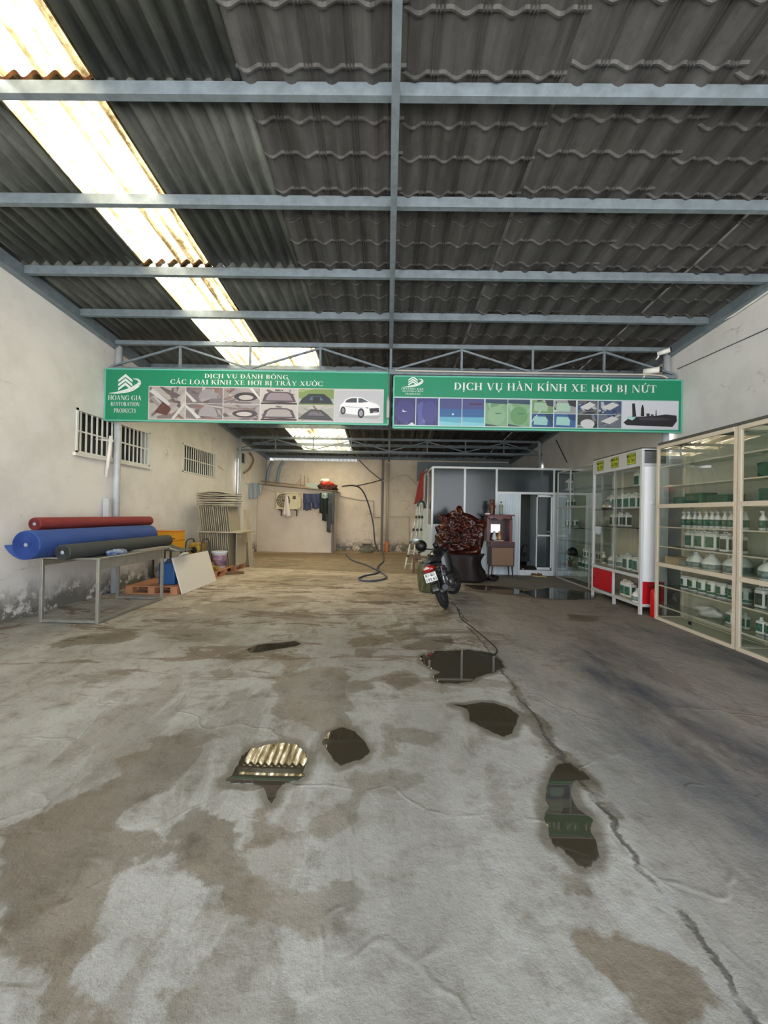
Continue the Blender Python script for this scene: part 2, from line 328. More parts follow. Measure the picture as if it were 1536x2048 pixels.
    bp = N(t, 'ShaderNodeBump', i_Strength=.8, i_Distance=.04); L(hgt, bp.inputs['Height']); L(bp.outputs[0], b.inputs['Normal'])
    return m
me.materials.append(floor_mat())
# puddles: thin sheets of water lying in the hollows
def water_mat():
    m = bpy.data.materials.new('puddle_water'); m.use_nodes = True; t = m.node_tree; b = t.nodes['Principled BSDF']
    b.inputs['Base Color'].default_value = lin((62, 56, 44)); b.inputs['Roughness'].default_value = .015; b.inputs['IOR'].default_value = 1.6
    tc = N(t, 'ShaderNodeTexCoord'); nz = N(t, 'ShaderNodeTexNoise', i_Scale=1.6, i_Detail=1.); t.links.new(tc.outputs['Object'], nz.inputs['Vector'])
    bp = N(t, 'ShaderNodeBump', i_Strength=.05, i_Distance=.02); t.links.new(nz.outputs['Fac'], bp.inputs['Height']); t.links.new(bp.outputs[0], b.inputs['Normal'])
    return m
M_water = water_mat()
for lb, s_ in PUD.items():
    pl = pp(s_); c = sum(pl, Vector()) / len(pl); q = smoothpts(pl + [pl[0]], 5)[:-1]; out = []
    for i, p in enumerate(q):
        d = p - c; k = 1 + .02 * math.sin(i * 1.3) + .012 * math.sin(i * 2.9 + 1); out.append(Vector((d.x * k, d.y * k, 0.003)))
    mb = MB(); vs = [mb.bm.verts.new(p) for p in out]; low = [mb.bm.verts.new((p.x * 1.02, p.y * 1.02, .0005)) for p in out]
    mb.face(vs)
    for i in range(len(vs)): mb.face([low[i], low[(i + 1) % len(vs)], vs[(i + 1) % len(vs)], vs[i]])
    bmesh.ops.triangulate(mb.bm, faces=[f for f in mb.bm.faces if len(f.verts) > 4])
    o = mb.build('puddle', M_water); o.location = (c.x, c.y, 0); tag(o, lb, 'puddle')
# ---- outside yard in front of the open side (behind the camera)
mb = MB(); mb.box(-16, 16, -22, YF - .001, -.12, -.002); g = mb.build('ground', mat('yard_concrete', (112, 112, 110), .85, var=.2, scale=.8)); tag(g, 'concrete yard outside the open front', None, None, 'structure')
# ---- walls
def wall_mat(ca=lin((232, 230, 226)), cb_=lin((216, 213, 208))):
    m = bpy.data.materials.new('wall_plaster'); m.use_nodes = True; t = m.node_tree; b = t.nodes['Principled BSDF']; L = t.links.new
    g = N(t, 'ShaderNodeNewGeometry'); P = g.outputs['Position']; sx = N(t, 'ShaderNodeSeparateXYZ'); L(P, sx.inputs[0])
    def mr(v, a, b_): n = N(t, 'ShaderNodeMapRange', interpolation_type='SMOOTHSTEP'); L(v, n.inputs[0]); n.inputs[1].default_value = a; n.inputs[2].default_value = b_; return n.outputs[0]
    def noise(sc, d=6., r=.65): n = N(t, 'ShaderNodeTexNoise', i_Scale=sc, i_Detail=d, i_Roughness=r); L(P, n.inputs['Vector']); return n.outputs['Fac']
    def mth(op, a, b_): 
        n = N(t, 'ShaderNodeMath', operation=op)
        for i, v in enumerate((a, b_)):
            if isinstance(v, (int, float)): n.inputs[i].default_value = v
            else: L(v, n.inputs[i])
        return n.outputs[0]
    def mix(f, a, b_):
        n = N(t, 'ShaderNodeMix', data_type='RGBA'); L(f, n.inputs[0])
        for i, v in ((6, a), (7, b_)):
            if isinstance(v, tuple): n.inputs[i].default_value = v
            else: L(v, n.inputs[i])
        return n.outputs[2]
    c = mix(mr(noise(1.1), .35, .7), ca, cb_)
    z = sx.outputs[2]; n1 = noise(2.6, 8., .7)
    low = mth('MULTIPLY', mth('SUBTRACT', 1., mr(mth('ADD', z, mth('MULTIPLY', n1, .7)), .45, .85)), mr(noise(6.), .38, .5))   # peeling, damp foot of the wall
    c = mix(low, c, lin((120, 116, 108)))
    pe = mth('MULTIPLY', mr(noise(3.3, 9., .75), .62, .66), mr(noise(.5), .5, .6)); c = mix(mth('MULTIPLY', pe, .35), c, lin((165, 158, 148)))
    vc = N(t, 'ShaderNodeTexVoronoi', i_Scale=.9, feature='DISTANCE_TO_EDGE'); wv = N(t, 'ShaderNodeVectorMath', operation='ADD'); nn = N(t, 'ShaderNodeTexNoise', i_Scale=2.5, i_Detail=5.); L(P, nn.inputs['Vector']); L(P, wv.inputs[0]); L(nn.outputs['Color'], wv.inputs[1]); L(wv.outputs[0], vc.inputs['Vector'])
    ck = mth('MULTIPLY', mth('SUBTRACT', 1., mr(vc.outputs[0], .002, .009)), mr(noise(.8), .52, .6)); c = mix(mth('MULTIPLY', ck, .5), c, lin((120, 112, 104)))
    L(c, b.inputs['Base Color']); b.inputs['Roughness'].default_value = .75
    bp = N(t, 'ShaderNodeBump', i_Strength=.25, i_Distance=.01); L(mth('ADD', noise(9.), mth('MULTIPLY', low, -.6)), bp.inputs['Height']); L(bp.outputs[0], b.inputs['Normal'])
    return m
M_wall = wall_mat(); M_wallb = wall_mat(lin((238, 226, 210)), lin((220, 205, 186)))
HOLES = [(5.94, 7.79, 2.38, 3.09), (9.05, 10.8, 2.42, 3.12), (12.5, 13.05, 3.1, 3.5)]
def holed_wall(name, x0, x1, holes):
    mb = MB(); yc = sorted({YF, YB} | {h[0] for h in holes} | {h[1] for h in holes})
    for a, b_ in zip(yc, yc[1:]):
        hs = [h for h in holes if h[0] <= a and b_ <= h[1]]
        def slab(z0a, z0b, z1a, z1b): mb.hexa([(x0, a, z0a), (x1, a, z0a), (x1, b_, z0b), (x0, b_, z0b), (x0, a, z1a), (x1, a, z1a), (x1, b_, z1b), (x0, b_, z1b)])
        if hs: slab(-.05, -.05, hs[0][2], hs[0][2]); slab(hs[0][3], hs[0][3], RH(a) + .05, RH(b_) + .05)
        else: slab(-.05, -.05, RH(a) + .05, RH(b_) + .05)
    return mb.build(name, M_wall, weld=True)
wl = holed_wall('wall_left', XL - .2, XL, HOLES); tag(wl, 'off-white plastered side wall with small barred windows', None, None, 'structure')
wr = holed_wall('wall_right', XR, XR + .2, []); tag(wr, 'grey-beige plastered side wall behind the glass cabinets', None, None, 'structure')
M_dark = mat('dark_room', (112, 116, 116), .8, var=.3)
M_bar = mat('white_window_paint', (222, 222, 216), .5)
for k, (a, b_, z0, z1) in enumerate(HOLES):
    root = tag(empty('window_%d' % (k + 1), (XL, (a + b_) / 2, z0)), ['barred window cut by the grey post near the banner', 'second barred window, farther along the wall', 'tiny barred vent near the back of the wall'][k], None, None, 'structure')
    cy = (a + b_) / 2; hy = (b_ - a) / 2; H = z1 - z0
    mb = MB(); mb.m(M_dark).box(-.75, -.7, -hy - .3, hy + .3, -.3, H + .3)
    for q in ((-.7, -.2, -hy - .3, hy + .3, -.31, -.3), (-.7, -.2, -hy - .3, hy + .3, H + .3, H + .31), (-.7, -.2, -hy - .31, -hy - .3, -.3, H + .3), (-.7, -.2, hy + .3, hy + .31, -.3, H + .3)): mb.box(*q)
    mb.build('dark_room_behind', None, root)
    mb = MB(); fr = .035
    mb.box(-.06, .015, -hy, hy, 0, fr); mb.box(-.06, .015, -hy, hy, H - fr, H); mb.box(-.06, .015, -hy, -hy + fr, 0, H); mb.box(-.06, .015, hy - fr, hy, 0, H)
    if k < 2: mb.box(-.035, -.005, -hy, hy, H * .5 - .012, H * .5 + .012)
    mb.build('window_frame', M_bar, root)
    nb = [15, 15, 4][k]
    for i in range(nb):
        y = -hy + (i + 1) * 2 * hy / (nb + 1); mb = MB(); mb.box(-.03, -.012, y - .011, y + .011, fr * .5, H - fr * .5); mb.build('bar', M_bar if k < 2 else M_dark, root)
    if k == 0:   # sill lip
        mb = MB(); mb.box(-.02, .05, -hy - .05, hy + .05, -.05, 0); mb.build('window_sill', M_wall, root)
# back wall: two plaster faces, the seam at the corner bay, a gap under the roof on the left
mb = MB(); mb.box(XL - .2, -1.3, YB, YB + .2, -.05, 3.60); mb.box(-1.3, 1.06, YB, YB + .2, -.05, 3.72); mb.box(1.06, XR + .2, YB, YB + .2, -.05, 3.70)
wb = mb.build('wall_back', M_wallb); tag(wb, 'stained plastered end wall with a daylight gap under the roof', None, None, 'structure')
# ---- roof: every sheet is an object of its own
ceil = tag(empty('ceiling', (0, 0, 0)), 'monopitch roof of grey corrugated and tile-shaped sheets with a bright skylight strip', None, None, 'structure')
def sheet_mat(nm, c1, c2, c3):
    m = bpy.data.materials.new(nm); m.use_nodes = True; t = m.node_tree; b = t.nodes['Principled BSDF']; L = t.links.new
    g = N(t, 'ShaderNodeNewGeometry'); mp = N(t, 'ShaderNodeMapping'); mp.inputs['Scale'].default_value = (3.0, .35, 1); L(g.outputs['Position'], mp.inputs[0])
    n1 = N(t, 'ShaderNodeTexNoise', i_Scale=2.2, i_Detail=8., i_Roughness=.7); L(mp.outputs[0], n1.inputs['Vector'])
    n2 = N(t, 'ShaderNodeTexNoise', i_Scale=6., i_Detail=8., i_Roughness=.75); L(g.outputs['Position'], n2.inputs['Vector'])
    r1 = N(t, 'ShaderNodeValToRGB'); r1.color_ramp.elements[0].position = .36; r1.color_ramp.elements[1].position = .66; r1.color_ramp.elements[0].color = lin(c1); r1.color_ramp.elements[1].color = lin(c2); L(n1.outputs['Fac'], r1.inputs[0])
    r2 = N(t, 'ShaderNodeValToRGB'); r2.color_ramp.elements[0].position = .5; r2.color_ramp.elements[1].position = .72; r2.color_ramp.elements[0].color = (0, 0, 0, 1); r2.color_ramp.elements[1].color = (.6, .6, .6, 1); L(n2.outputs['Fac'], r2.inputs[0])
    mx = N(t, 'ShaderNodeMix', data_type='RGBA'); L(r2.outputs[0], mx.inputs[0]); L(r1.outputs[0], mx.inputs[6]); mx.inputs[7].default_value = lin(c3)
    L(mx.outputs[2], b.inputs['Base Color']); b.inputs['Roughness'].default_value = .6
    bp = N(t, 'ShaderNodeBump', i_Strength=.25, i_Distance=.01); L(n2.outputs['Fac'], bp.inputs['Height']); L(bp.outputs[0], b.inputs['Normal']); return m
M_tile = sheet_mat('tile_sheet', (54, 53, 52), (84, 83, 83), (38, 36, 34))
M_corr = sheet_mat('corrugated_sheet', (50, 53, 50), (94, 98, 93), (38, 38, 32))
def sky_mat():
    m = bpy.data.materials.new('translucent_skylight'); m.use_nodes = True; t = m.node_tree; L = t.links.new
    for n in list(t.nodes):
        if n.type != 'OUTPUT_MATERIAL': t.nodes.remove(n)
    out = t.nodes['Material Output']; g = N(t, 'ShaderNodeNewGeometry'); mp = N(t, 'ShaderNodeMapping'); mp.inputs['Scale'].default_value = (4.0, .5, 1); L(g.outputs['Position'], mp.inputs[0])
    n1 = N(t, 'ShaderNodeTexNoise', i_Scale=1.6, i_Detail=8., i_Roughness=.7); L(mp.outputs[0], n1.inputs['Vector'])
    n2 = N(t, 'ShaderNodeTexNoise', i_Scale=22., i_Detail=4., i_Roughness=.7); L(g.outputs['Position'], n2.inputs['Vector'])
    ad = N(t, 'ShaderNodeMath', operation='MULTIPLY_ADD'); L(n2.outputs['Fac'], ad.inputs[0]); ad.inputs[1].default_value = .3; L(n1.outputs['Fac'], ad.inputs[2])
    r = N(t, 'ShaderNodeValToRGB'); L(ad.outputs[0], r.inputs[0]); e = r.color_ramp.elements
    e[0].position = .50; e[0].color = (.03, .022, .010, 1); e[1].position = .86; e[1].color = (.80, .77, .66, 1); x = r.color_ramp.elements.new(.66); x.color = (.15, .13, .075, 1)
    tr = N(t, 'ShaderNodeBsdfTranslucent'); df = N(t, 'ShaderNodeBsdfDiffuse'); mx = N(t, 'ShaderNodeMixShader'); mx.inputs[0].default_value = .25
    tco = N(t, 'ShaderNodeTexCoord'); sxx = N(t, 'ShaderNodeSeparateXYZ'); L(tco.outputs['Object'], sxx.inputs[0]); ma = N(t, 'ShaderNodeMath', operation='MULTIPLY'); L(sxx.outputs[0], ma.inputs[0]); ma.inputs[1].default_value = 2 * PI / (.98 / 6); si = N(t, 'ShaderNodeMath', operation='COSINE'); L(ma.outputs[0], si.inputs[0]); mm = N(t, 'ShaderNodeMapRange'); L(si.outputs[0], mm.inputs[0]); mm.inputs[1].default_value = -1.; mm.inputs[2].default_value = .4; mm.inputs[3].default_value = .16; mm.inputs[4].default_value = 1.
    gm = N(t, 'ShaderNodeMix', data_type='RGBA', blend_type='MULTIPLY'); gm.inputs[0].default_value = 1.; L(r.outputs[0], gm.inputs[6]); cb2 = N(t, 'ShaderNodeMix', data_type='RGBA'); L(mm.outputs[0], cb2.inputs[0]); cb2.inputs[6].default_value = (.12, .09, .045, 1); cb2.inputs[7].default_value = (1, 1, 1, 1); L(cb2.outputs[2], gm.inputs[7])
    L(gm.outputs[2], tr.inputs[0]); L(gm.outputs[2], df.inputs[0]); L(tr.outputs[0], mx.inputs[1]); L(df.outputs[0], mx.inputs[2]); L(mx.outputs[0], out.inputs[0]); return m
M_sky = sky_mat(); M_rust = mat('rust_stain', (150, 98, 52), .8, rgb2=(96, 60, 34), scale=14)
SL = math.atan(.087)
def tile_z(x):      # one roman tile period 0.3155
    p = (x / .3155) % 1.0
    z = .055 * (0.5 - 0.5 * math.cos(2 * PI * min(1, p / .62))) if p < .62 else 0.0
    for c in (.70, .78, .86):
        z += .018 * max(0, 1 - abs(p - c) / .026)
    return -z
def tile_sheet(L=1.06, W=1.262):
    mb = MB(); px = []
    for k in range(4):
        for p in (0, .07, .15, .23, .31, .39, .47, .55, .61, .68, .70, .72, .76, .78, .80, .84, .86, .88): px.append((k + p) * .3155)
    px.append(W); px.append(W + .04); rows = []; ns = 3; st = L / ns
    for i in range(ns):
        rows.append((i * st, .0)); rows.append(((i + .91) * st, -.010)); rows.append(((i + .955) * st, -.022)); rows.append(((i + .985) * st, -.020)); rows.append(((i + .99) * st, -.000))
    rows.append((L, -.0))
    V = [[mb.bm.verts.new((x, y, tile_z(min(x, W - .001)) + dz)) for y, dz in rows] for x in px]
    for i in range(len(px) - 1):
        for j in range(len(rows) - 1): mb.face([V[i][j], V[i + 1][j], V[i + 1][j + 1], V[i][j + 1]], False)
    o = mb.build('roof_sheet', M_tile, None, recalc=False); m_ = o.data; COL.objects.unlink(o); bpy.data.objects.remove(o); return m_
def corr_sheet(nm, mt, W, L, np_, amp, rust=False):
    mb = MB(); mb.m(mt); n = np_ * 8; R = [0, L * .5, L] if not rust else [0, L * .5, L - .07, L]
    V = [[mb.bm.verts.new((W * i / n, y, amp * (max(-.8, min(.8, 1.15 * math.cos(2 * PI * i / 8))) if not rust else math.cos(2 * PI * i / 8)))) for y in R] for i in range(n + 1)]
    for i in range(n):
        for j in range(len(R) - 1):
            if rust and j == len(R) - 2: mb.m(M_rust)
            else: mb.m(mt)
            mb.face([V[i][j], V[i + 1][j], V[i + 1][j + 1], V[i][j + 1]], True)
    o = mb.build(nm, None, None, recalc=False); m_ = o.data; COL.objects.unlink(o); bpy.data.objects.remove(o); return m_
me_tile = tile_sheet(); me_c = corr_sheet('corrugated', M_corr, .93, 2.02, 6, .034); me_s = corr_sheet('skylight', M_sky, .98, 2.02, 6, .034, True)
me_c2 = corr_sheet('corrugated2', M_corr, 1.24, 2.02, 8, .034)
me_cf = corr_sheet('corrugated3', M_corr, .25, 2.02, 2, .034)
RO = .135
def place_sheet(nm, m_, x, y, dz=0.0, sol=True):
    o = inst(nm, m_, ceil, (x, y, RH(y) + RO + dz), (-SL + .008, 0, 0))
    if sol: md = o.modifiers.new('thickness', 'SOLIDIFY'); md.thickness = .005
    return o
PUR = [1.97, 2.93, 3.89, 4.92, 5.83, 6.62, 7.6, 8.55, 9.5, 10.4, 11.3, 12.3, 13.3, 14.3, 15.2]
yy = -1.6; k = 0
rows_t = [-1.8 + .99 * i for i in range(18)]
for j, y in enumerate(rows_t):
    for i, x in enumerate([-1.225, 0.0 + .047, 1.30, 2.56, 3.82]):
        L_ = place_sheet('roof_sheet', me_tile, x, y + [0, .05, -.03, .04, .0][i], .008 * (j % 2) + .018 * (i % 2))
for j in range(10):
    y = -2.95 + 1.96 * j + .02
    for x in (-4.99, -4.18): place_sheet('roof_sheet', me_c, x, y, .004 * (x > -4.5))
    second = y > 5.5
    if j == 9: place_sheet('roof_sheet', me_c2, -3.4, y, 0); place_sheet('roof_sheet', me_c2, -2.4, y, .006); continue
    place_sheet('skylight_sheet', me_s, -3.33, y, .010, False)
    if second: place_sheet('skylight_sheet', me_s, -2.36, y, .014, False); place_sheet('roof_sheet', me_cf, -1.42, y, -.004)
    else: place_sheet('roof_sheet', me_c2, -2.40, y, -.006)
    if second:
        pass
# filler sheets beside the doubled skylight
for j, y in enumerate([-1.8 + .99 * i for i in range(18)]): pass
# ---- purlins, rafters
ORD = ['nearest', 'second', 'third', 'fourth', 'fifth', 'sixth', 'seventh', 'eighth', 'ninth', 'tenth', 'eleventh', 'twelfth', 'thirteenth', 'fourteenth', 'fifteenth', 'sixteenth', 'seventeenth', 'eighteenth', 'nineteenth', 'twentieth']
def channel(mb, a, b_, wd, h, t=.004):   # open C section, web towards the camera, lips behind
    (x0, y, z), (x1, _, z1) = a, b_
    prof = [(0, 0), (wd, 0), (wd, .018), (wd - t, .018), (wd - t, t), (t, t), (t, h - t), (wd - t, h - t), (wd - t, h - .018), (wd, h - .018), (wd, h), (0, h)]
    mb.prism([(x0, y + p, z + q) for p, q in prof], (x1 - x0, 0, z1 - z))
vis = [y for y in PUR if y not in (6.62, 12.3)]
for i, y in enumerate(vis):
    mb = MB(); channel(mb, (XL + .118, y, RH(y)), (XR - .118, y, RH(y)), .055, .105); o = mb.build('purlin', M_galv)
    lb = {0: 'grey steel purlin nearest the open front, above the frame top', 1: 'topmost grey steel purlin seen in the picture'}.get(i, 'grey steel roof purlin, %s from the open front' % ORD[i])
    if y > 6.6: lb = 'grey steel roof purlin behind the banner, %s beyond it' % ORD[i - 5]
    tag(o, lb, 'purlin', 'roof purlins')
for nm, x, wd, h, lb in (('rafter', 0.0, .065, .05, 'grey steel rafter up the middle of the roof'), ('rafter', XL + .06, .11, .16, 'grey steel rafter along the top of the windowed wall'), ('rafter', XR - .06, .11, .16, 'grey steel rafter along the top of the cabinet wall')):
    mb = MB(); a, b_ = Vector((x, YF, RH(YF) - h / 2 + (.1 if h > .1 else 0))), Vector((x, YB, RH(YB) - h / 2 + (.1 if h > .1 else 0))); mb.bar(a, b_, wd, h); tag(mb.build(nm, M_galv), lb, 'rafter', 'roof rafters')
# ---- trusses
def truss(Y, lb, ztop, zbot, xa, xb, n, big):
    r = thing('roof_truss', lb, 'truss', (0, Y, zbot), 0, 'roof trusses'); H = ztop - zbot
    mb = MB(); mb.box(xa, xb, -.03, .03, H - .04, H + .03); mb.build('top_chord', M_galv, r)
    mb = MB(); mb.box(xa, xb, -.03, .03, -.03, .03); mb.build('bottom_chord', M_galv, r)
    st = (xb - xa) / n
    for i in range(1, n):
        mb = MB(); mb.box(xa + st * i - .018, xa + st * i + .018, -.016, .016, .03, H - .04); mb.build('upright', M_galv, r)
    for i in range(n):
        a, b_ = (.045, H - .06) if i % 2 == 0 else (H - .06, .045)
        mb = MB(); mb.bar((xa + st * i + .02, 0, a), (xa + st * (i + 1) - .02, 0, b_), .03, .03); mb.build('diagonal', M_galv, r)
    return r
truss(6.62, 'steel roof truss directly above the green banners', 4.43, 3.96, XL + .02, XR - .02, 8, True)
truss(12.3, 'steel roof truss far behind the banners', RH(12.3) - .02, 3.50, XL + .02, XR - .02, 8, False)
# ---- posts
M_postw = mat('post_paint', (200, 206, 212), .5, 0.1, var=.15)
for x, y, lb, hh in ((XL + .1, 6.72, 'pale grey steel post against the windowed wall by the banner', RH(6.62)), (XL + .1, 12.3, 'thin grey steel post against the windowed wall near the back', RH(12.3)),
                 (XR - .1, 6.72, 'pale grey steel post at the cabinet wall by the banner end', RH(6.62)), (XR - .1, 12.3, 'grey steel post behind the glass cabin', RH(12.3))):
    r = thing('steel_post', lb, 'post', (x, y, 0), 0, 'steel posts'); mb = MB(); mb.cyl((0, 0, .01), (0, 0, hh - .03), .055, 14); mb.build('shaft', M_postw, r)
    mb = MB(); mb.box(-.09, .09, -.09, .09, 0, .012); mb.build('base_plate', M_galvd, r)
# ================================================================== LETTERING
import unicodedata
def _ring(cx, cy, rx, ry, ix, iy, a0, a1, n=14):
    out = []
    for i in range(n):
        t0 = math.radians(a0 + (a1 - a0) * i / n); t1 = math.radians(a0 + (a1 - a0) * (i + 1) / n)
        out.append([(cx + ix * math.cos(t0), cy + iy * math.sin(t0)), (cx + rx * math.cos(t0), cy + ry * math.sin(t0)), (cx + rx * math.cos(t1), cy + ry * math.sin(t1)), (cx + ix * math.cos(t1), cy + iy * math.sin(t1))])
    return out
def _r(x0, x1, y0, y1): return [(x0, y0), (x1, y0), (x1, y1), (x0, y1)]
def _dg(x0, y0, x1, y1, w): return [(x0 - w / 2, y0), (x0 + w / 2, y0), (x1 + w / 2, y1), (x1 - w / 2, y1)]
def _stem(x, w=.17, top=True, bot=True, y1=1.0):
    o = [_r(x, x + w, 0, y1)]
    if bot: o.append(_r(x - .08, x + w + .08, 0, .045))
    if top: o.append(_r(x - .08, x + w + .08, y1 - .045, y1))
    return o
def _S():
    P = [(.60, .80), (.50, .93), (.36, .965), (.20, .90), (.15, .76), (.22, .63), (.38, .53), (.54, .42), (.58, .27), (.52, .11), (.36, .035), (.18, .08), (.08, .22)]
    W = [.03, .04, .05, .10, .14, .16, .18, .16, .14, .10, .05, .04, .03]; o = []
    for i in range(len(P) - 1):
        (x0, y0), (x1, y1) = P[i], P[i + 1]; L = math.hypot(x1 - x0, y1 - y0); nx, ny = -(y1 - y0) / L, (x1 - x0) / L
        o.append([(x0 - nx * W[i] / 2, y0 - ny * W[i] / 2), (x1 - nx * W[i + 1] / 2, y1 - ny * W[i + 1] / 2), (x1 + nx * W[i + 1] / 2, y1 + ny * W[i + 1] / 2), (x0 + nx * W[i] / 2, y0 + ny * W[i] / 2)])
    return o + [_r(.58, .63, .68, .98), _r(.05, .10, .02, .32)]
def glyph(c):
    if c == 'A': return [_dg(.09, 0, .40, 1, .055), _dg(.66, 0, .38, 1, .17), _r(.2, .56, .32, .37), _r(0, .2, 0, .04), _r(.52, .84, 0, .04)], .84
    if c == 'B': return _stem(.1) + _ring(.27, .755, .34, .245, .18, .20, -90, 90) + _ring(.27, .265, .40, .265, .22, .22, -90, 90), .72
    if c == 'C': return _ring(.45, .5, .43, .52, .25, .47, 42, 318, 20) + [_r(.70, .745, .66, 1.0), _r(.70, .745, 0, .30)], .82
    if c == 'D': return _stem(.1) + _ring(.27, .5, .52, .5, .34, .455, -90, 90, 18), .84
    if c in 'EF':
        o = _stem(.1) + [_r(.2, .66, .955, 1), _r(.2, .5, .48, .53), _r(.62, .66, .76, 1), _r(.47, .51, .38, .63)]
        if c == 'E': o += [_r(.2, .68, 0, .045), _r(.645, .69, 0, .27)]
        return o, .74
    if c == 'G': return _ring(.45, .5, .43, .52, .25, .47, 42, 318, 20) + [_r(.70, .745, .66, 1.0), _r(.62, .79, .02, .44), _r(.52, .87, .41, .45)], .9
    if c == 'H': return _stem(.08) + _stem(.60) + [_r(.2, .65, .48, .53)], .87
    if c == 'I': return _stem(.1), .38
    if c == 'K': return _stem(.1) + [_dg(.30, .42, .68, 1, .06), _dg(.74, 0, .40, .58, .19), _r(.54, .82, .955, 1), _r(.56, .9, 0, .045)], .88
    if c == 'L': return _stem(.1) + [_r(.2, .66, 0, .045), _r(.62, .665, 0, .30)], .70
    if c == 'M': return _stem(.08, .06) + [_dg(.52, 0, .20, 1, .17), _dg(.50, 0, .82, 1, .06)] + _stem(.80, .17), 1.06
    if c == 'N': return _stem(.10, .06) + [_dg(.74, 0, .17, 1, .19)] + _stem(.74, .06, True, False), .92
    if c == 'O': return _ring(.46, .5, .44, .52, .26, .475, 0, 360, 26), .92
    if c == 'P': return _stem(.1) + _ring(.27, .73, .37, .27, .20, .225, -90, 90), .70
    if c == 'R': return _stem(.1) + _ring(.27, .74, .37, .26, .20, .215, -90, 90) + [_dg(.72, 0, .42, .5, .19), _r(.6, .86, 0, .045)], .84
    if c == 'S': return _S(), .70
    if c == 'T': return _stem(.30, .17, False) + [_r(.04, .73, .95, 1), _r(.04, .085, .70, 1), _r(.685, .73, .70, 1)], .78
    if c == 'U': return [_r(.10, .27, .3, 1), _r(.02, .36, .955, 1), _r(.68, .74, .3, 1), _r(.60, .84, .955, 1)] + _ring(.42, .32, .32, .33, .16, .27, 180, 360), .86
    if c == 'V': return [_dg(.42, 0, .14, 1, .18), _dg(.44, 0, .72, 1, .055), _r(0, .30, .955, 1), _r(.58, .84, .955, 1)], .84
    if c == 'X': return [_dg(.68, 0, .18, 1, .19), _dg(.12, 0, .70, 1, .06), _r(.04, .36, .955, 1), _r(.56, .84, .955, 1), _r(0, .26, 0, .045), _r(.5, .86, 0, .045)], .88
    if c == 'Y': return [_dg(.42, .44, .14, 1, .18), _dg(.44, .44, .72, 1, .06), _r(.35, .51, 0, .5), _r(.26, .6, 0, .045), _r(0, .30, .955, 1), _r(.58, .84, .955, 1)], .84
    return [], .34
def text_polys(s):
    x = 0; out = []
    for ch in s:
        bar = ch == 'Đ'; d = unicodedata.normalize('NFD', 'D' if bar else ch); g, wd = glyph(d[0])
        for p in g: out.append([(x + a, b) for a, b in p])
        cx = x + wd / 2 - .02
        if bar: out.append(_r(x - .02, x + .36, .46, .53))
        up = 1.08
        for m_ in d[1:]:
            k = ord(m_)
            if k == 0x323: out += [[(x + a, b) for a, b in p] for p in _ring(wd / 2 - .02, -.17, .08, .08, 0, 0, 0, 360, 8)]
            elif k == 0x301: out.append([(cx - .05, up), (cx + .03, up), (cx + .17, up + .24), (cx + .03, up + .24)])
            elif k == 0x300: out.append([(cx - .03, up), (cx + .05, up), (cx - .03, up + .24), (cx - .17, up + .24)])
            elif k == 0x302: out += [[(cx - .20, up), (cx - .11, up), (cx + .02, up + .2), (cx - .02, up + .2)], [(cx + .11, up), (cx + .20, up), (cx + .02, up + .2), (cx - .02, up + .2)]]; up += .2
            elif k == 0x31B: e = x + wd - .06; out += [[(e - .10, .88), (e, .84), (e + .10, 1.0), (e + .04, 1.08)], [(e + .02, 1.02), (e + .10, 1.0), (e + .09, 1.14), (e + .02, 1.14)]]
        x += wd + .05
    return out, x - .05
def letter(mb, s, x0, z0, h, width, y=-.0, slope=0.0):   # flat print on a plane facing -Y
    P, wd = text_polys(s); k = width / wd
    for p in P: mb.poly([(x0 + a * k, y, z0 + b * h + slope * a * k) for a, b in p])
def font_mesh(name, s, size, mt, parent, loc, rot=(PI / 2, 0, 0), ext=.001, align='CENTER', sx=1.0):
    cu = bpy.data.curves.new(name, 'FONT'); cu.body = s; cu.size = size; cu.extrude = ext; cu.align_x = align; cu.align_y = 'CENTER'; cu.offset = size * .012
    tmp = bpy.data.objects.new(name + '_tmp', cu); COL.objects.link(tmp)
    me_ = bpy.data.meshes.new_from_object(tmp.evaluated_get(bpy.context.evaluated_depsgraph_get())); COL.objects.unlink(tmp); bpy.data.objects.remove(tmp); bpy.data.curves.remove(cu)
    me_.name = name; me_.materials.clear(); me_.materials.append(mt); o = inst(name, me_, parent, loc, rot, (sx, 1, 1)); return o
# ================================================================== BANNERS
M_green = mat('banner_green', (18, 130, 94), .45, var=.06, scale=3); M_gtrim = mat('banner_edge', (96, 178, 158), .4)
M_print = mat('white_print', (214, 222, 218), .5)
PALM = {}
def pm(c):
    if c not in PALM: PALM[c] = mat('print_%02x%02x%02x' % c, tuple(int(v * .92) for v in c), .4)
    return PALM[c]
def photo(root, x0, x1, z0, z1, y, bg, shapes, rnd=None):
    mb = MB(); mb.m(pm(bg)); W, H = x1 - x0, z1 - z0; mb.poly([(x0, y, z0), (x1, y, z0), (x1, y, z1), (x0, y, z1)]); k = 0
    if rnd:
        pal, n, seed, ln = rnd; R = random.Random(seed)
        for i in range(n):
            cx, cz = R.random(), R.random(); a = R.uniform(0, PI); l = R.uniform(.12, ln); h = R.uniform(.02, .10); pts = []
            for s1, s2 in ((-1, -1), (1, -.6), (1.1, .7), (0, 1.3), (-.9, .8)):
                u = cx + s1 * l * math.cos(a) - s2 * h * math.sin(a); v = cz + s1 * l * math.sin(a) + s2 * h * math.cos(a); pts.append((x0 + min(1, max(0, u)) * W, y - .0002 * (k + 1), z0 + min(1, max(0, v)) * H))
            mb.m(pm(pal[i % len(pal)])); mb.poly(pts); k += 1
    for c, P in shapes:
        k += 1; mb.m(pm(c)); mb.poly([(x0 + u * W, y - .0002 * k, z0 + v * H) for u, v in P])
    return mb.build('photo_print', None, root, recalc=False)
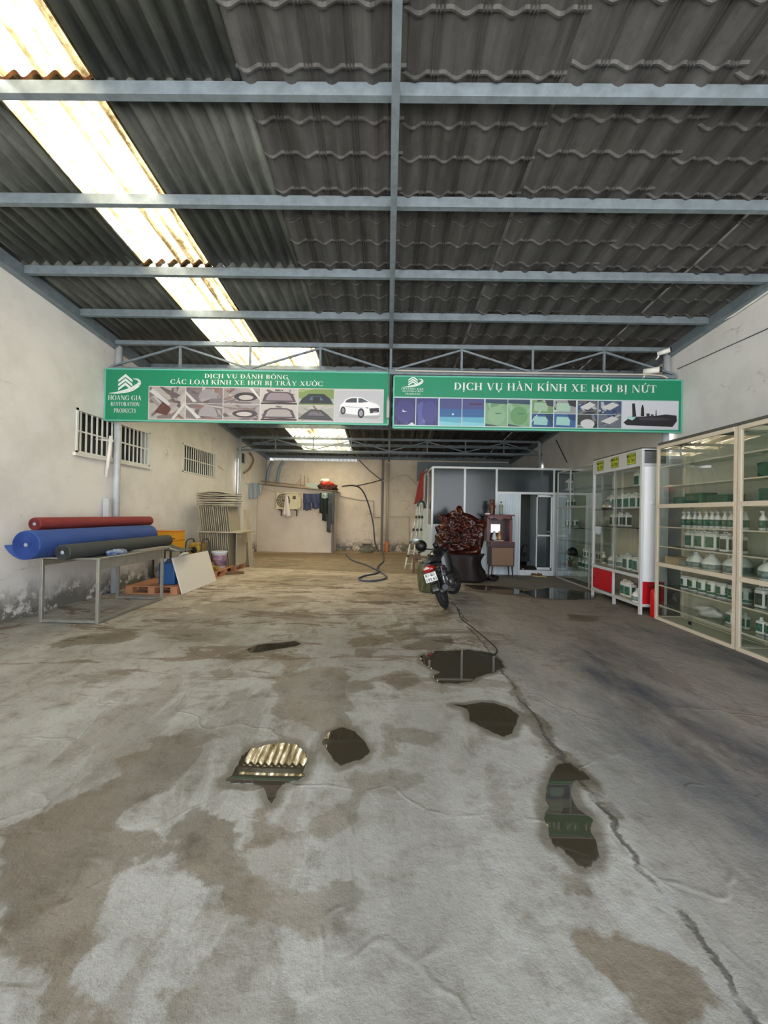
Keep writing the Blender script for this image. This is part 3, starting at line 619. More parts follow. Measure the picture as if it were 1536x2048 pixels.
def ell(cx, cy, rx, ry, a0=0, a1=360, n=18): return [(cx + rx * math.cos(math.radians(a0 + (a1 - a0) * i / n)), cy + ry * math.sin(math.radians(a0 + (a1 - a0) * i / n))) for i in range(n + (a1 - a0 != 360))]
BW, BH = 4.86, .88
def board(name, lb, x0, z0):
    r = thing('sign_banner', lb, 'sign', (x0, 6.46, z0), 0, 'green shop banners')
    mb = MB(); mb.m(M_green).box(0, BW, 0, .05, 0, BH); mb.build('panel', None, r)
    mb = MB(); mb.m(M_gtrim)
    for q in ((0, BW, -.008, .055, -.012, .012), (0, BW, -.008, .055, BH - .012, BH + .012), (-.012, .012, -.008, .055, 0, BH), (BW - .012, BW + .012, -.008, .055, 0, BH)): mb.box(*q)
    mb.build('edge_trim', None, r); return r
def logo(r, cx, z0, w, h, y=-.004):
    mb = MB(); mb.m(M_print)
    for i in range(3):          # three stacked chevrons
        b = z0 + h * (.28 + i * .2); hw = w * .21; t = h * .12; x = cx - w * .03
        mb.poly([(x - hw, y, b), (x - hw, y, b - t), (x, y, b + t * 1.1), (x, y, b + t * 2.3)]); mb.poly([(x, y, b + t * 2.3), (x, y, b + t * 1.1), (x + hw, y, b - t), (x + hw, y, b)])
    P = [(-.5, 0), (-.2, .06), (.02, .16), (.22, .30), (.38, .48), (.42, .60), (.36, .72), (.22, .76)]; Wd = [.01, .05, .10, .12, .11, .09, .05, .01]   # swoosh
    P = [(-.5, .02), (-.28, .05), (0, .14), (.2, .26), (.36, .44), (.40, .58), (.34, .70), (.2, .74)]
    for i in range(len(P) - 1):
        (a, b), (c, d) = P[i], P[i + 1]; L = math.hypot(c - a, d - b); nx, nz = -(d - b) / L, (c - a) / L
        q = [(a, b, Wd[i], 1), (c, d, Wd[i + 1], 1), (c, d, Wd[i + 1], -1), (a, b, Wd[i], -1)]
        mb.poly([(cx + (u + nx * wd * .5 * s) * w, y - .0002, z0 + (v + nz * wd * .9 * s) * h) for u, v, wd, s in q])
    mb.build('emblem', None, r, recalc=False)
b1 = board('banner', 'green banner with a white car, windscreen photos and Vietnamese polishing text', -4.89, 3.02)
def LB(zx, zy): u = (zx - 12) / 1466; return (u * BW, (1 - (zy - (175 + u * 35)) / 259) * BH)
logo(b1, LB(122, 0)[0], LB(122, 303)[1], .58, .36)
mb = MB(); mb.m(M_print); y = -.004
mb.bm.free()
for s_, a, b_, zt, zb in (('HOANG GIA', 28, 202, 308, 332), ('RESTORATION', 42, 193, 342, 362), ('PRODUCTS', 60, 175, 375, 396)):
    xa, z1 = LB(a, zb); xb, z2 = LB(b_, zb); h = (zb - zt) / 259 * BH; mb = MB(); mb.m(M_print); letter(mb, s_, xa, z1, h, xb - xa, y); mb.build('lettering', None, b1, recalc=False)['kind'] = 'stuff'
mb = MB(); mb.m(M_print)
xa, z1 = LB(527, 226); xb, _ = LB(962, 226); letter(mb, 'DỊCH VỤ ĐÁNH BÓNG', xa, z1, .072, xb - xa, y); mb.build('lettering', None, b1, recalc=False)['kind'] = 'stuff'; mb = MB(); mb.m(M_print)
xa, z1 = LB(350, 254); xb, _ = LB(1140, 254); letter(mb, 'CÁC LOẠI KÍNH XE HƠI BỊ TRẦY XƯỚC', xa, z1, .078, xb - xa, y)
mb.build('lettering', None, b1, recalc=False)['kind'] = 'stuff'
mb = MB(); mb.m(pm((206, 206, 204))); xa, za = LB(238, 436); xb, zb = LB(1454, 466); mb.poly([(xa, -.002, .022), (xb, -.002, .022), (xb, -.002, .60), (xa, -.002, .60)]); mb.build('print_field', None, b1, recalc=False)
z0, zm, z1 = .04, .315, .585; PB = [(132, 118, 118), (168, 158, 160), (104, 92, 94), (188, 180, 178), (138, 108, 100), (150, 146, 152), (120, 110, 116)]
def X1(zx): return LB(zx, 0)[0]
photo(b1, X1(243), X1(429), z0, z1, -.004, (178, 172, 166), [((96, 62, 54), [(.15, .2), (.5, .1), (.62, .3), (.42, .62), (.3, .42)]), ((205, 205, 206), [(.62, 0), (.72, 0), (1, .42), (1, .56)]), ((205, 205, 206), [(0, .85), (.1, .95), (.6, .48), (.55, .4)])], (PB, 26, 1, .35))
photo(b1, X1(434), X1(624), zm, z1, -.004, (120, 112, 118), [((150, 146, 152), ell(.6, .3, .26, .6, 0, 180)), ((205, 203, 204), [(0, .55), (0, .75), (.3, .1), (.2, .05)])], (PB, 16, 2, .4))
photo(b1, X1(434), X1(624), z0, zm - .01, -.004, (128, 120, 122), [((160, 156, 160), ell(.6, .2, .26, .7, 0, 180)), ((210, 208, 208), [(0, .75), (0, .95), (.42, .1), (.3, .03)])], (PB, 14, 3, .4))
photo(b1, X1(628), X1(816), zm, z1, -.004, (158, 150, 150), [((60, 56, 60), ell(.62, .45, .33, .28)), ((190, 182, 180), ell(.62, .4, .2, .16)), ((216, 214, 214), [(.7, 1), (.8, 1), (1, .4), (1, .25)])], (PB, 16, 4, .35))
photo(b1, X1(628), X1(816), z0, zm - .01, -.004, (166, 158, 158), [((74, 68, 72), ell(.6, .4, .35, .25)), ((198, 190, 188), ell(.58, .38, .22, .14))], (PB, 16, 5, .35))
for k, (za_, zb_, s_) in enumerate(((zm, z1, 'Before'), (z0, zm - .01, 'After'))):
    photo(b1, X1(822), X1(1009), za_, zb_, -.004, (196, 190, 186), [((82, 70, 80), [(.03, .15), (.97, .15), (.88, .66), (.72, .8), (.26, .8), (.1, .62)]), ((146, 132, 142) if k == 0 else (168, 160, 160), [(.12, .25), (.88, .25), (.8, .62), (.7, .72), (.28, .72), (.2, .62)]), ((60, 46, 50), [(0, 0), (1, 0), (1, .1), (.6, .16), (0, .1)])], (PB, 6, 6 + k, .2))
    font_mesh('lettering', s_, .052, mat('print_ink', (46, 34, 36), .5), b1, ((X1(822) + X1(1009)) / 2, -.009, zb_ - .03))
photo(b1, X1(1015), X1(1198), zm, z1, -.004, (128, 150, 88), [((170, 180, 170), [(0, .1), (1, .1), (1, .4), (0, .4)]), ((40, 46, 56), [(.02, .08), (.98, .08), (.9, .4), (.72, .7), (.3, .7), (.1, .38)]), ((84, 108, 134), [(.3, .3), (.7, .3), (.62, .52), (.36, .52)]), ((24, 26, 32), [(.42, .12), (.58, .12), (.62, .5), (.4, .5)])], ([(110, 140, 74), (160, 172, 120), (92, 118, 60)], 8, 8, .3))
photo(b1, X1(1015), X1(1198), z0, zm - .01, -.004, (172, 174, 164), [((62, 60, 66), [(.0, .1), (1, .05), (.85, .4), (.66, .72), (.36, .76), (.14, .42)]), ((112, 106, 112), [(.25, .36), (.75, .34), (.62, .62), (.36, .62)]), ((90, 70, 66), [(.4, 1), (.44, 1), (.62, .5), (.56, .5)])], ([(140, 150, 120), (196, 190, 182), (150, 140, 138)], 8, 9, .3))
photo(b1, X1(1203), X1(1450), z0, z1 - .02, -.004, (196, 196, 200), [((172, 172, 176), [(.1, .14), (.9, .1), (.96, .2), (.5, .3), (.1, .3)]),
    ((246, 246, 248), [(.10, .34), (.12, .55), (.17, .60), (.22, .72), (.34, .80), (.56, .80), (.72, .66), (.86, .60), (.93, .52), (.95, .34), (.90, .22), (.62, .20), (.24, .26)]),
    ((70, 76, 82), [(.21, .62), (.25, .71), (.35, .765), (.46, .77), (.46, .62)]), ((84, 92, 98), [(.49, .62), (.49, .77), (.56, .765), (.70, .655), (.55, .62)]),
    ((40, 42, 46), [(.72, .44), (.92, .46), (.93, .32), (.74, .28)]), ((120, 124, 128), [(.62, .46), (.70, .48), (.70, .43)]), ((150, 152, 156), [(.80, .34), (.88, .35), (.88, .30), (.80, .29)]),
    ((30, 32, 34), ell(.175, .36, .055, .13)), ((140, 142, 146), ell(.175, .36, .03, .08)), ((30, 32, 34), ell(.55, .28, .07, .16)), ((150, 152, 156), ell(.55, .28, .042, .10)), ((176, 178, 182), [(.22, .5), (.6, .46), (.6, .44), (.22, .48)])])
b2 = board('banner', 'green banner reading about repairing cracked car glass, a dark pen kit at its end', .06, 2.97)
def X2(zx): return (zx - 75) / 1408 * BW
def Z2(zx, zy): u = (zx - 75) / 1408; return (1 - (zy - (200 + u * 20)) / 252) * BH
logo(b2, X2(172), Z2(172, 256), .38, .20)
for s_, a, b_, zb, h in (('HOANG GIA', 112, 222, 266, .032), ('RESTORATION', 118, 220, 277, .026), ('PRODUCTS', 132, 206, 291, .026)): mb = MB(); mb.m(M_print); letter(mb, s_, X2(a), Z2(a, zb), h, X2(b_) - X2(a), -.004); mb.build('lettering', None, b2, recalc=False)['kind'] = 'stuff'
mb = MB(); mb.m(M_print); letter(mb, 'DỊCH VỤ HÀN KÍNH XE HƠI BỊ NỨT', X2(370), Z2(372, 267), .125, X2(1362) - X2(370), -.004); mb.build('lettering', None, b2, recalc=False)['kind'] = 'stuff'
def rowz(): return .05, .51
mb = MB(); mb.m(pm((190, 214, 214))); mb.poly([(X2(72), -.002, .035), (X2(1470), -.002, .035), (X2(1470), -.002, .53), (X2(72), -.002, .53)]); mb.build('print_field', None, b2, recalc=False)
v0, v1 = rowz(); NV = [(52, 48, 104), (70, 70, 132), (44, 40, 88)]
photo(b2, X2(78), X2(183), v0, v1, -.004, (54, 50, 104), [((62, 60, 122), ell(.5, .5, .46, .42)), ((200, 205, 240), [(.38, .5), (.46, .47), (.62, .49), (.46, .52), (.42, .58)]), ((220, 220, 225), [(.65, 0), (1, 0), (.85, .1)])], (NV, 6, 11, .4))
photo(b2, X2(187), X2(295), v0, v1, -.004, (60, 58, 118), [((84, 90, 156), [(.1, 0), (.42, 0), (.3, .9), (.05, .75)]), ((104, 112, 176), [(.28, .1), (.42, .1), (.4, .7)]), ((70, 70, 134), ell(.6, .5, .36, .4))], (NV, 5, 12, .4))
for i, (a, b_) in enumerate(((303, 410), (414, 520))):
    photo(b2, X2(a), X2(b_), v0, v1, -.004, (70, 74, 128), [((46, 96, 150), [(0, 0), (1, 0), (1, .62), (0, .62)]), ((96, 172, 198), [(0, 0), (1, 0), (1, .32), (0, .32)]), ((130, 200, 214), [(0, 0), (1, 0), (1, .1), (0, .16)]), ((225, 245, 250), [(.55, .42), (.6, .46), (.66, .43), (.6, .38)]) if i == 0 else ((80, 40, 70), [(.3, .78), (.9, .78), (.9, .84), (.3, .84)])])
for i, (a, b_) in enumerate(((527, 635), (638, 745))):
    photo(b2, X2(a), X2(b_), v0, v1, -.004, (128, 168, 128), [((50, 74, 96), [(0, .86), (1, .82), (1, 1), (0, 1)]), ((102, 150, 100) if i else (138, 176, 140), ell(.5, .4, .4, .34)), ((70, 120, 100), [(.4, .5), (.75, .5), (.7, .46), (.5, .45)]), ((60, 80, 84), [(0, 0), (.7, 0), (0, .1)])], ([(120, 160, 118), (146, 184, 150), (110, 150, 110)], 5, 14 + i, .4))
vm = (v0 + v1) / 2
PG = [((118, 150, 104), (60, 66, 74), (158, 190, 160)), ((150, 152, 156), (52, 54, 60), (168, 200, 178)), ((48, 84, 132), (36, 60, 100), (150, 198, 196)), ((56, 96, 150), (40, 66, 112), (156, 204, 196))]
for i, (a, b_, za_, zb_) in enumerate(((755, 859, vm + .004, v1), (864, 969, vm + .004, v1), (755, 859, v0, vm - .004), (864, 969, v0, vm - .004))):
    c = PG[i]; photo(b2, X2(a), X2(b_), za_, zb_, -.004, c[0], [(c[2], [(.08, .18), (.72, .14), (.76, .78), (.12, .8)]), (c[1], [(.7, .6), (1, .5), (1, 1), (.6, 1)])], ([c[1], (200, 204, 208)], 4, 20 + i, .3))
for i, (a, b_, za_, zb_) in enumerate(((978, 1075, vm + .004, v1), (1079, 1191, vm + .004, v1), (978, 1075, v0, vm - .004), (1079, 1191, v0, vm - .004))):
    photo(b2, X2(a), X2(b_), za_, zb_, -.004, [(96, 98, 100), (70, 86, 116), (60, 62, 64), (104, 110, 120)][i], [((206, 208, 208), ell(.5, .3, .36, .34) if i == 2 else [(.1, .5), (.6, .9), (.9, .7), (.5, .3)])], ([(34, 34, 38), (180, 182, 184), (52, 76, 128), (120, 122, 126)], 9, 30 + i, .35))
photo(b2, X2(1196), X2(1467), v0, v1, -.004, (214, 216, 226), [((34, 30, 38), [(.02, .22), (.14, .42), (.6, .48), (.78, .54), (.97, .5), (.98, .3), (.9, .08), (.5, .1), (.08, .12)]), ((66, 60, 72), [(.3, .4), (.7, .42), (.9, .36), (.6, .3), (.3, .32)]),
    ((176, 218, 218), [(.06, .38), (.16, .5), (.24, .4), (.18, .3)]), ((30, 30, 34), [(.18, .42), (.25, .45), (.22, .93), (.17, .92)]), ((30, 30, 34), [(.33, .46), (.39, .46), (.385, .74), (.37, .88), (.35, .88), (.335, .74)]), ((60, 58, 66), [(.43, .46), (.49, .46), (.49, .56), (.43, .56)]), ((60, 58, 66), [(.51, .46), (.56, .46), (.56, .53), (.51, .53)]), ((40, 40, 46), [(.59, .48), (.615, .48), (.61, .7), (.6, .7)])])
# hanging tube lamp in front of the joint of the banners
lp = thing('tube_lamp', 'slim tube lamp hanging on a cable where the two banners meet', 'lamp', (0, 6.36, 3.1)); a = at(776, 818, 6.36); lp.location = (a.x, 6.36, a.z)
mb = MB(); mb.m(mat('lamp_grey', (150, 160, 160), .3)).lathe([(.02, -.16), (.028, -.14), (.028, .10), (.03, .12), (.018, .16), (.010, .22)], n=14); mb.build('tube', None, lp)
mb = MB(); mb.m(mat('black_plastic', (22, 22, 24), .4)).tube([(0, 0, .22), (.003, .05, .55), (0, .18, 4.35 - a.z)], .006, 6); mb.build('cable', None, lp)
# ================================================================== GLASS CABINETS (right)
def glass_mat(nm, tint, rough=.0, refl=1.0, body=None):
    m = bpy.data.materials.new(nm); m.use_nodes = True; t = m.node_tree; L = t.links.new; t.nodes.remove(t.nodes['Principled BSDF']); out = t.nodes['Material Output']
    tr = N(t, 'ShaderNodeBsdfTransparent'); tr.inputs[0].default_value = tint; gl = N(t, 'ShaderNodeBsdfGlossy'); gl.inputs['Roughness'].default_value = rough
    fr = N(t, 'ShaderNodeLayerWeight'); fr.inputs[0].default_value = .5; pw = N(t, 'ShaderNodeMath', operation='POWER'); pw.inputs[1].default_value = 4.0; L(fr.outputs['Facing'], pw.inputs[0])
    ml = N(t, 'ShaderNodeMath', operation='MULTIPLY_ADD'); ml.inputs[1].default_value = .9 * refl; ml.inputs[2].default_value = .04 * refl; ml.use_clamp = True; mx = N(t, 'ShaderNodeMixShader')
    L(pw.outputs[0], ml.inputs[0]); L(ml.outputs[0], mx.inputs[0])
    if body:
        df = N(t, 'ShaderNodeBsdfDiffuse'); df.inputs[0].default_value = body; m2 = N(t, 'ShaderNodeMixShader'); m2.inputs[0].default_value = .6; L(tr.outputs[0], m2.inputs[1]); L(df.outputs[0], m2.inputs[2]); L(m2.outputs[0], mx.inputs[1])
    else: L(tr.outputs[0], mx.inputs[1])
    L(gl.outputs[0], mx.inputs[2]); L(mx.outputs[0], out.inputs[0]); return m
M_glass = glass_mat('cabinet_glass', (.965, .985, .975, 1), refl=1.15); M_glsh = glass_mat('glass_shelf', (.88, .95, .92, 1), refl=1.0)
M_cream = mat('cream_aluminium', (222, 210, 188), .4, var=.05); M_alu = mat('aluminium_frame', (196, 198, 194), .35, .3); M_back = mat('cabinet_back', (206, 202, 182), .7, var=.1)
M_white = mat('white_plastic', (232, 232, 226), .35); M_whiteg = mat('white_gloss_panel', (226, 228, 230), .3); M_red = mat('red_panel', (196, 26, 36), .35)
M_lab = mat('green_label', (84, 142, 116), .5, rgb2=(26, 66, 54), scale=45); M_labk = mat('dark_label', (54, 96, 78), .5, rgb2=(84, 62, 56), scale=16); M_labg = mat('grey_label', (170, 178, 178), .5, rgb2=(60, 104, 92), scale=14)
M_cap = mat('cap_white', (214, 214, 208), .4); M_capg = mat('cap_green', (30, 110, 74), .4)
M_blk = mat('black_plastic', (22, 22, 24), .4)
def pane(mb, x, y0, y1, z0, z1, t=.005): mb.box(x, x + t, y0, y1, z0, z1)
# --- bottle kinds (base at z=0, label faces -X i.e. towards the room)
def k_spray():
    r = empty('spray_bottle'); mb = MB(); mb.m(M_white).lathe([(.030, 0), (.035, .006), (.035, .13), (.030, .15), (.014, .175), (.013, .19)], n=12); mb.build('body', None, r)
    mb = MB(); mb.m(M_cap).lathe([(.015, .185), (.015, .215), (.010, .222)], n=10); mb.box(-.035, .012, -.008, .008, .205, .225, .003); mb.build('cap', None, r)
    mb = MB(); mb.m(M_lab).lathe([(.0358, .03), (.0358, .115)], n=12); mb.build('label', None, r); return r
def k_canister(lab=None, w=.085, d=.06, h=.27):
    r = empty('canister'); mb = MB(); mb.m(M_white); mb.box(-d, d, -w, w, 0, h * .84, .018, 2); mb.box(-d * .75, d * .75, -w * .2, w * .78, h * .84, h * .90, .01); mb.build('body', None, r)
    mb = MB(); mb.m(M_white).tube([(0, -w * .1, h * .88), (0, 0, h * 1.0), (0, w * .6, h * 1.0), (0, w * .8, h * .84)], .011, 8); mb.build('handle', None, r)
    mb = MB(); mb.m(M_cap).lathe([(.022, h * .84), (.022, h * .95), (.018, h * .96)], (0, -w * .55, 0), 12); mb.build('cap', None, r)
    mb = MB(); mb.m(lab or M_lab).box(-d - .0015, -d, -w * .72, w * .72, h * .14, h * .66); mb.box(-d * .7, d * .7, -w - .0015, -w, h * .14, h * .66); mb.build('label', None, r); return r
def k_jug(lab=None, s=1.0):
    r = empty('round_jug'); mb = MB(); mb.m(M_white).lathe([(.10 * s, 0), (.112 * s, .01), (.112 * s, .11 * s), (.10 * s, .135 * s), (.045 * s, .185 * s), (.035 * s, .20 * s)], n=18); mb.build('body', None, r)
    mb = MB(); mb.m(M_white).tube([(0, .045 * s, .185 * s), (0, .085 * s, .205 * s), (0, .10 * s, .16 * s), (0, .095 * s, .13 * s)], .010 * s, 8); mb.build('handle', None, r)
    mb = MB(); mb.m(M_cap).lathe([(.034 * s, .195 * s), (.034 * s, .225 * s), (.03 * s, .23 * s)], n=14); mb.build('cap', None, r)
    mb = MB(); mb.m(lab or M_labg).lathe([(.1132 * s, .03 * s), (.1132 * s, .095 * s)], n=18); mb.build('label', None, r); return r
def k_jar():
    r = empty('label_jar'); mb = MB(); mb.m(M_white).lathe([(.058, 0), (.063, .006), (.063, .155), (.055, .165)], n=16); mb.build('body', None, r)
    mb = MB(); mb.m(M_cap).lathe([(.060, .162), (.062, .166), (.062, .188), (.056, .192)], n=16); mb.build('cap', None, r)
    mb = MB(); mb.m(M_lab).lathe([(.0638, .02), (.0638, .05)], n=16); mb.box(-.0665, -.062, -.03, .03, .06, .145); mb.box(-.03, .03, -.0665, -.062, .06, .145); mb.build('label', None, r); return r
def k_flask():
    r = empty('flat_bottle'); mb = MB(); mb.m(M_white); mb.box(-.028, .028, -.045, .045, 0, .15, .014, 2); mb.lathe([(.022, .148), (.016, .165)], n=10); mb.build('body', None, r)
    mb = MB(); mb.m(M_cap).lathe([(.017, .16), (.017, .188), (.014, .19)], n=10); mb.build('cap', None, r)
    mb = MB(); mb.m(M_lab).box(-.030, -.028, -.034, .034, .03, .12); mb.box(-.02, .02, -.047, -.045, .03, .12); mb.build('label', None, r); return r
def k_tub():
    r = empty('white_tub'); mb = MB(); mb.m(M_white).lathe([(.085, 0), (.10, .17), (.105, .172), (.105, .19)], n=16); mb.build('body', None, r)
    mb = MB(); mb.m(M_labg).lathe([(.0925, .04), (.0975, .11)], n=16); mb.build('label', None, r); return r
PROTO = {}
KINDS_ = {'spray': (k_spray, 'spray bottle', 'bottle'), 'can': (k_canister, 'green-labelled canister', 'canister'), 'cank': (lambda: k_canister(M_labk, .06, .055, .25), 'dark-labelled canister', 'canister'),
          'jug': (k_jug, 'round-shouldered jug', 'jug'), 'jar': (k_jar, 'green-labelled jar', 'jar'), 'flask': (k_flask, 'flat white bottle', 'bottle'), 'tub': (k_tub, 'white open tub', 'tub'), 'bigjug': (lambda: k_jug(M_labg, 1.25), 'big banded jug', 'jug')}
def put(kind, spots, where, group, rot=0.0):
    n = len(spots)
    for i, (x, y, z) in enumerate(spots):
        if kind not in PROTO: o = PROTO[kind] = KINDS_[kind][0]()
        else: o = copy_tree(PROTO[kind])
        o.location = (x, y, z); o.rotation_euler = (0, 0, rot + random.uniform(-.12, .12))
        d = KINDS_[kind][1]
        if 'category' in o: del o['category']
        pos = '' if n == 1 else ('%s from far end, ' % ['first', 'second', 'third', 'fourth', 'fifth', 'sixth', 'seventh', 'eighth', 'ninth', 'tenth', 'eleventh', 'twelfth'][i])
        tag(o, '%s, %s%s' % (d if d.startswith(('flat', 'white', 'big', 'green', 'dark')) else 'white ' + d, pos, where), KINDS_[kind][2], group)
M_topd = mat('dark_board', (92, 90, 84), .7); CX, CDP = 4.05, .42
def cabinet(lb, y0, y1, cols):   # y0 near, y1 far
    r = thing('display_cabinet', lb, 'cabinet', (CX, y0, 0), 0, 'cream framed display cabinets'); W = y1 - y0; H = 2.60
    P = .035
    mb = MB(); mb.m(M_cream)
    for y in (0, W - P):
        for x in (0, CDP - P): mb.box(x, x + P, y, y + P, 0, H)
    for z, h in ((.0, .045), (.80, .055), (1.665, .055), (H - .05, .05)):
        mb.box(-.004, P, P, W - P, z, z + h); mb.box(CDP - P, CDP, P, W - P, z, z + h)
        for y in (0, W - P): mb.box(P, CDP - P, y, y + P, z, z + h)
    mb.build('frame', None, r)
    for z in (.03, .825, 1.69): mb = MB(); mb.m(M_back).box(P, CDP - P, P, W - P, z - .004, z + .004); mb.build('bottom_board', None, r)
    mb = MB(); mb.m(M_topd).box(.02, CDP + .03, 0, W, H, H + .045); mb.build('top_board', None, r)  # dark set-back board stands in for the shadow band above the cabinet
    for z in (.218, .516, 1.10, 1.39, 1.985, 2.28):
        mb = MB(); mb.m(M_glsh).box(P + .004, CDP - P, P, W - P, z - .006, z); sh = mb.build('shelf', None, r)
        mb = MB(); mb.m(M_cream).box(P - .012, P + .004, P, W - P, z - .014, z + .002); mb.build('shelf_edge', None, sh)
    mb = MB(); mb.m(M_back).box(CDP - .012, CDP - .006, P, W - P, .05, H - .05); mb.build('back_panel', None, r)
    for y in (P * .4, W - P * .5): mb = MB(); mb.m(M_glass).box(P, CDP - P, y, y + .004, .05, H - .05); mb.build('side_pane', None, r)
    for z0, z1 in ((.045, .80), (.855, 1.665), (1.72, H - .05)):
        for k in range(2):
            ya, yb = (P, W / 2 + .03) if k == 0 else (W / 2 - .03, W - P); x = .008 + .008 * k
            mb = MB(); mb.m(M_glass).box(x, x + .004, ya, yb, z0, z1); d = mb.build('sliding_door', None, r)
            if z0 < .1: mb = MB(); mb.m(M_blk).box(x - .004, x, yb - .035 if k == 0 else ya + .01, yb - .01 if k == 0 else ya + .035, z0 + .05, z0 + .09); mb.build('door_handle', None, d)
    return r
cabinet('cream-framed glass cabinet beside the fire extinguisher, three tiers of bottles', 4.47, 5.79, 2)
cabinet('cream-framed glass cabinet cut off by the picture edge', 3.13, 4.45, 2)
xs_ = CX + .205
def row(y1, y0, n, x=xs_, z=0): return [(x + random.uniform(-.008, .008), y1 + (y0 - y1) * (i / max(1, n - 1)), z) for i in range(n)]
A = 'of the extinguisher-side cabinet'; Bc = 'of the edge cabinet'
put('spray', row(5.50, 4.56, 11, z=1.39), 'top shelf, middle tier ' + A, 'spray bottles on the upper middle-tier shelf by the extinguisher')
put('can', row(5.42, 5.06, 3, xs_ + .05, z=1.10), 'middle shelf, middle tier ' + A, 'canisters on the second middle-tier shelf')
put('cank', row(4.80, 4.64, 2, z=1.10), 'middle shelf, middle tier ' + A, 'dark-labelled canisters by the extinguisher')
put('jug', row(5.28, 5.02, 2, z=.829), 'floor of middle tier ' + A, 'jugs in the middle tier')
put('bigjug', [(xs_, 4.66, .829)], 'floor of middle tier ' + A, None)
put('jar', row(5.45, 4.56, 7, z=.516), 'top shelf, lowest tier ' + A, 'jars in the lowest tier by the extinguisher')
put('flask', row(4.74, 4.56, 3, z=.218), 'lowest shelf ' + A, 'flat bottles low by the extinguisher')
put('spray', row(4.36, 4.08, 4, z=1.39), 'top shelf, middle tier ' + Bc, 'spray bottles at the picture edge')
put('can', row(3.98, 3.42, 4, z=1.10), 'middle shelf, middle tier ' + Bc, 'canisters at the picture edge')
put('bigjug', row(4.22, 3.40, 3, z=.829), 'floor of middle tier ' + Bc, 'large jugs at the picture edge')
put('cank', [(xs_, 4.34, .516)], 'lowest tier shelf ' + Bc, None)
put('jar', row(4.20, 3.60, 5, z=.516), 'lowest tier shelf ' + Bc, 'jars at the picture edge')
put('flask', row(4.36, 3.70, 7, z=.218), 'lowest shelf ' + Bc, 'flat bottles at the picture edge')
put('tub', row(4.06, 3.50, 3, z=.034), 'floor board ' + Bc, 'white tubs at the picture edge')
def carton(nm, lb, cat, c, sz, mt, lid=None, rz=0.0):
    r = thing(nm, lb, cat, c, rz); x, y, z = sz; mb = MB(); mb.m(mt).box(-x / 2, x / 2, -y / 2, y / 2, 0, z * .86, .004); mb.build('body', None, r)
    mb = MB(); mb.m(lid or mt).box(-x / 2 - .004, x / 2 + .004, -y / 2 - .004, y / 2 + .004, z * .80, z, .004); mb.build('lid', None, r); return r
M_card = mat('cardboard', (196, 172, 138), .8, var=.12); M_clr = mat('cloudy_box', (188, 194, 188), .25); M_gbox = mat('green_box', (24, 104, 78), .45, rgb2=(18, 70, 58), scale=12)
carton('cardboard_box', 'flat cardboard box at the bottom of the middle tier by the extinguisher', 'box', (xs_, 5.60, .829), (.24, .22, .12), M_card)
carton('grey_box', 'grey carton beside the flat cardboard box in the middle tier', 'box', (xs_ + .02, 5.42, .829), (.2, .11, .10), mat('grey_card', (150, 150, 144), .7))
carton('clear_box', 'cloudy plastic box on the upper middle-tier shelf at the picture edge', 'box', (xs_, 3.86, 1.39), (.2, .28, .16), M_clr)
for k, (y, w_, z) in enumerate(((5.52, .20, 1.694), (5.26, .26, 1.694), (4.88, .30, 1.694), (4.22, .22, 1.694), (3.86, .36, 1.694), (4.20, .30, 1.985))):
    carton('green_box', ['narrow green box at the far end of the top tier, extinguisher cabinet', 'second green box in the top tier, extinguisher cabinet', 'wide green box nearest the middle post, top tier of the extinguisher cabinet',
        'narrow green box, far end of the top tier in the edge cabinet', 'wide green box in the top tier of the edge cabinet', 'green box on the shelf above the others in the edge cabinet'][k], 'box', (xs_ + .03, y, z), (.22, w_, .17 if k % 2 else .13), M_gbox)
def crumple(nm, lb, cat, c, s, mt, seed=1, parent=None):
    R = random.Random(seed); ph = [R.uniform(0, 6) for _ in range(6)]
    def fn(u, v):
        a, b = 2 * PI * u, PI * v; k = 1 + .16 * math.sin(3 * a + ph[0]) * math.sin(2 * b) + .12 * math.sin(5 * a + ph[1] + 4 * b) + .07 * math.sin(9 * a + ph[2]) * math.sin(7 * b)
        if v in (0, 1): k = 1
        return Vector((s[0] * k * math.sin(b) * math.cos(a), s[1] * k * math.sin(b) * math.sin(a), s[2] * (1 - max(-.82, math.cos(b) * k) / 1.0 * -1) - s[2] * .18))
    mb = MB(); mb.m(mt); mb.grid(fn, 26, 14); o = mb.build(nm, None, parent, weld=True)
    if parent is None: tag(o, lb, cat)
    o.location = c; return o
crumple('plastic_bag', 'crumpled pale plastic bag on the lowest shelf by the extinguisher', 'bag', (xs_ + .02, 5.08, .222), (.10, .19, .075), mat('pale_bag', (200, 200, 192), .4), 3)
# --- white cabinet with red sliding door and sign strip
wc = thing('sign_cabinet', 'white framed cabinet with yellow signs on top and a red sliding door', 'cabinet', (3.96, 5.99, 0)); W = 1.42; D = .42; H = 2.60; P = .04
M_wfr = mat('white_frame', (214, 216, 216), .35, .1)
mb = MB(); mb.m(M_wfr)
for y in (0, W - P):
    for x in (0, D - P): mb.box(x, x + P, y, y + P, .0, H)
mb.box(0, P, W / 2 - .02, W / 2 + .02, 0, .14)
for z, h in ((.12, .045), (.56, .05), (2.33, .04), (H - .02, .02)):
    mb.box(-.004, P, P, W - P, z, z + h); mb.box(D - P, D, P, W - P, z, z + h)
    for y in (0, W - P): mb.box(P, D - P, y, y + P, z, z + h)
mb.box(0, .03, .50 * W, .50 * W + .035, .165, .56); mb.build('frame', None, wc)
mb = MB(); mb.m(mat('sign_strip', (206, 208, 206), .4)).box(.002, .02, P, W - P, 2.37, H - .02); ss = mb.build('sign_strip', None, wc)
M_yel = mat('sign_yellow', (200, 206, 54), .5); M_ink = mat('sign_ink', (30, 74, 40), .5)
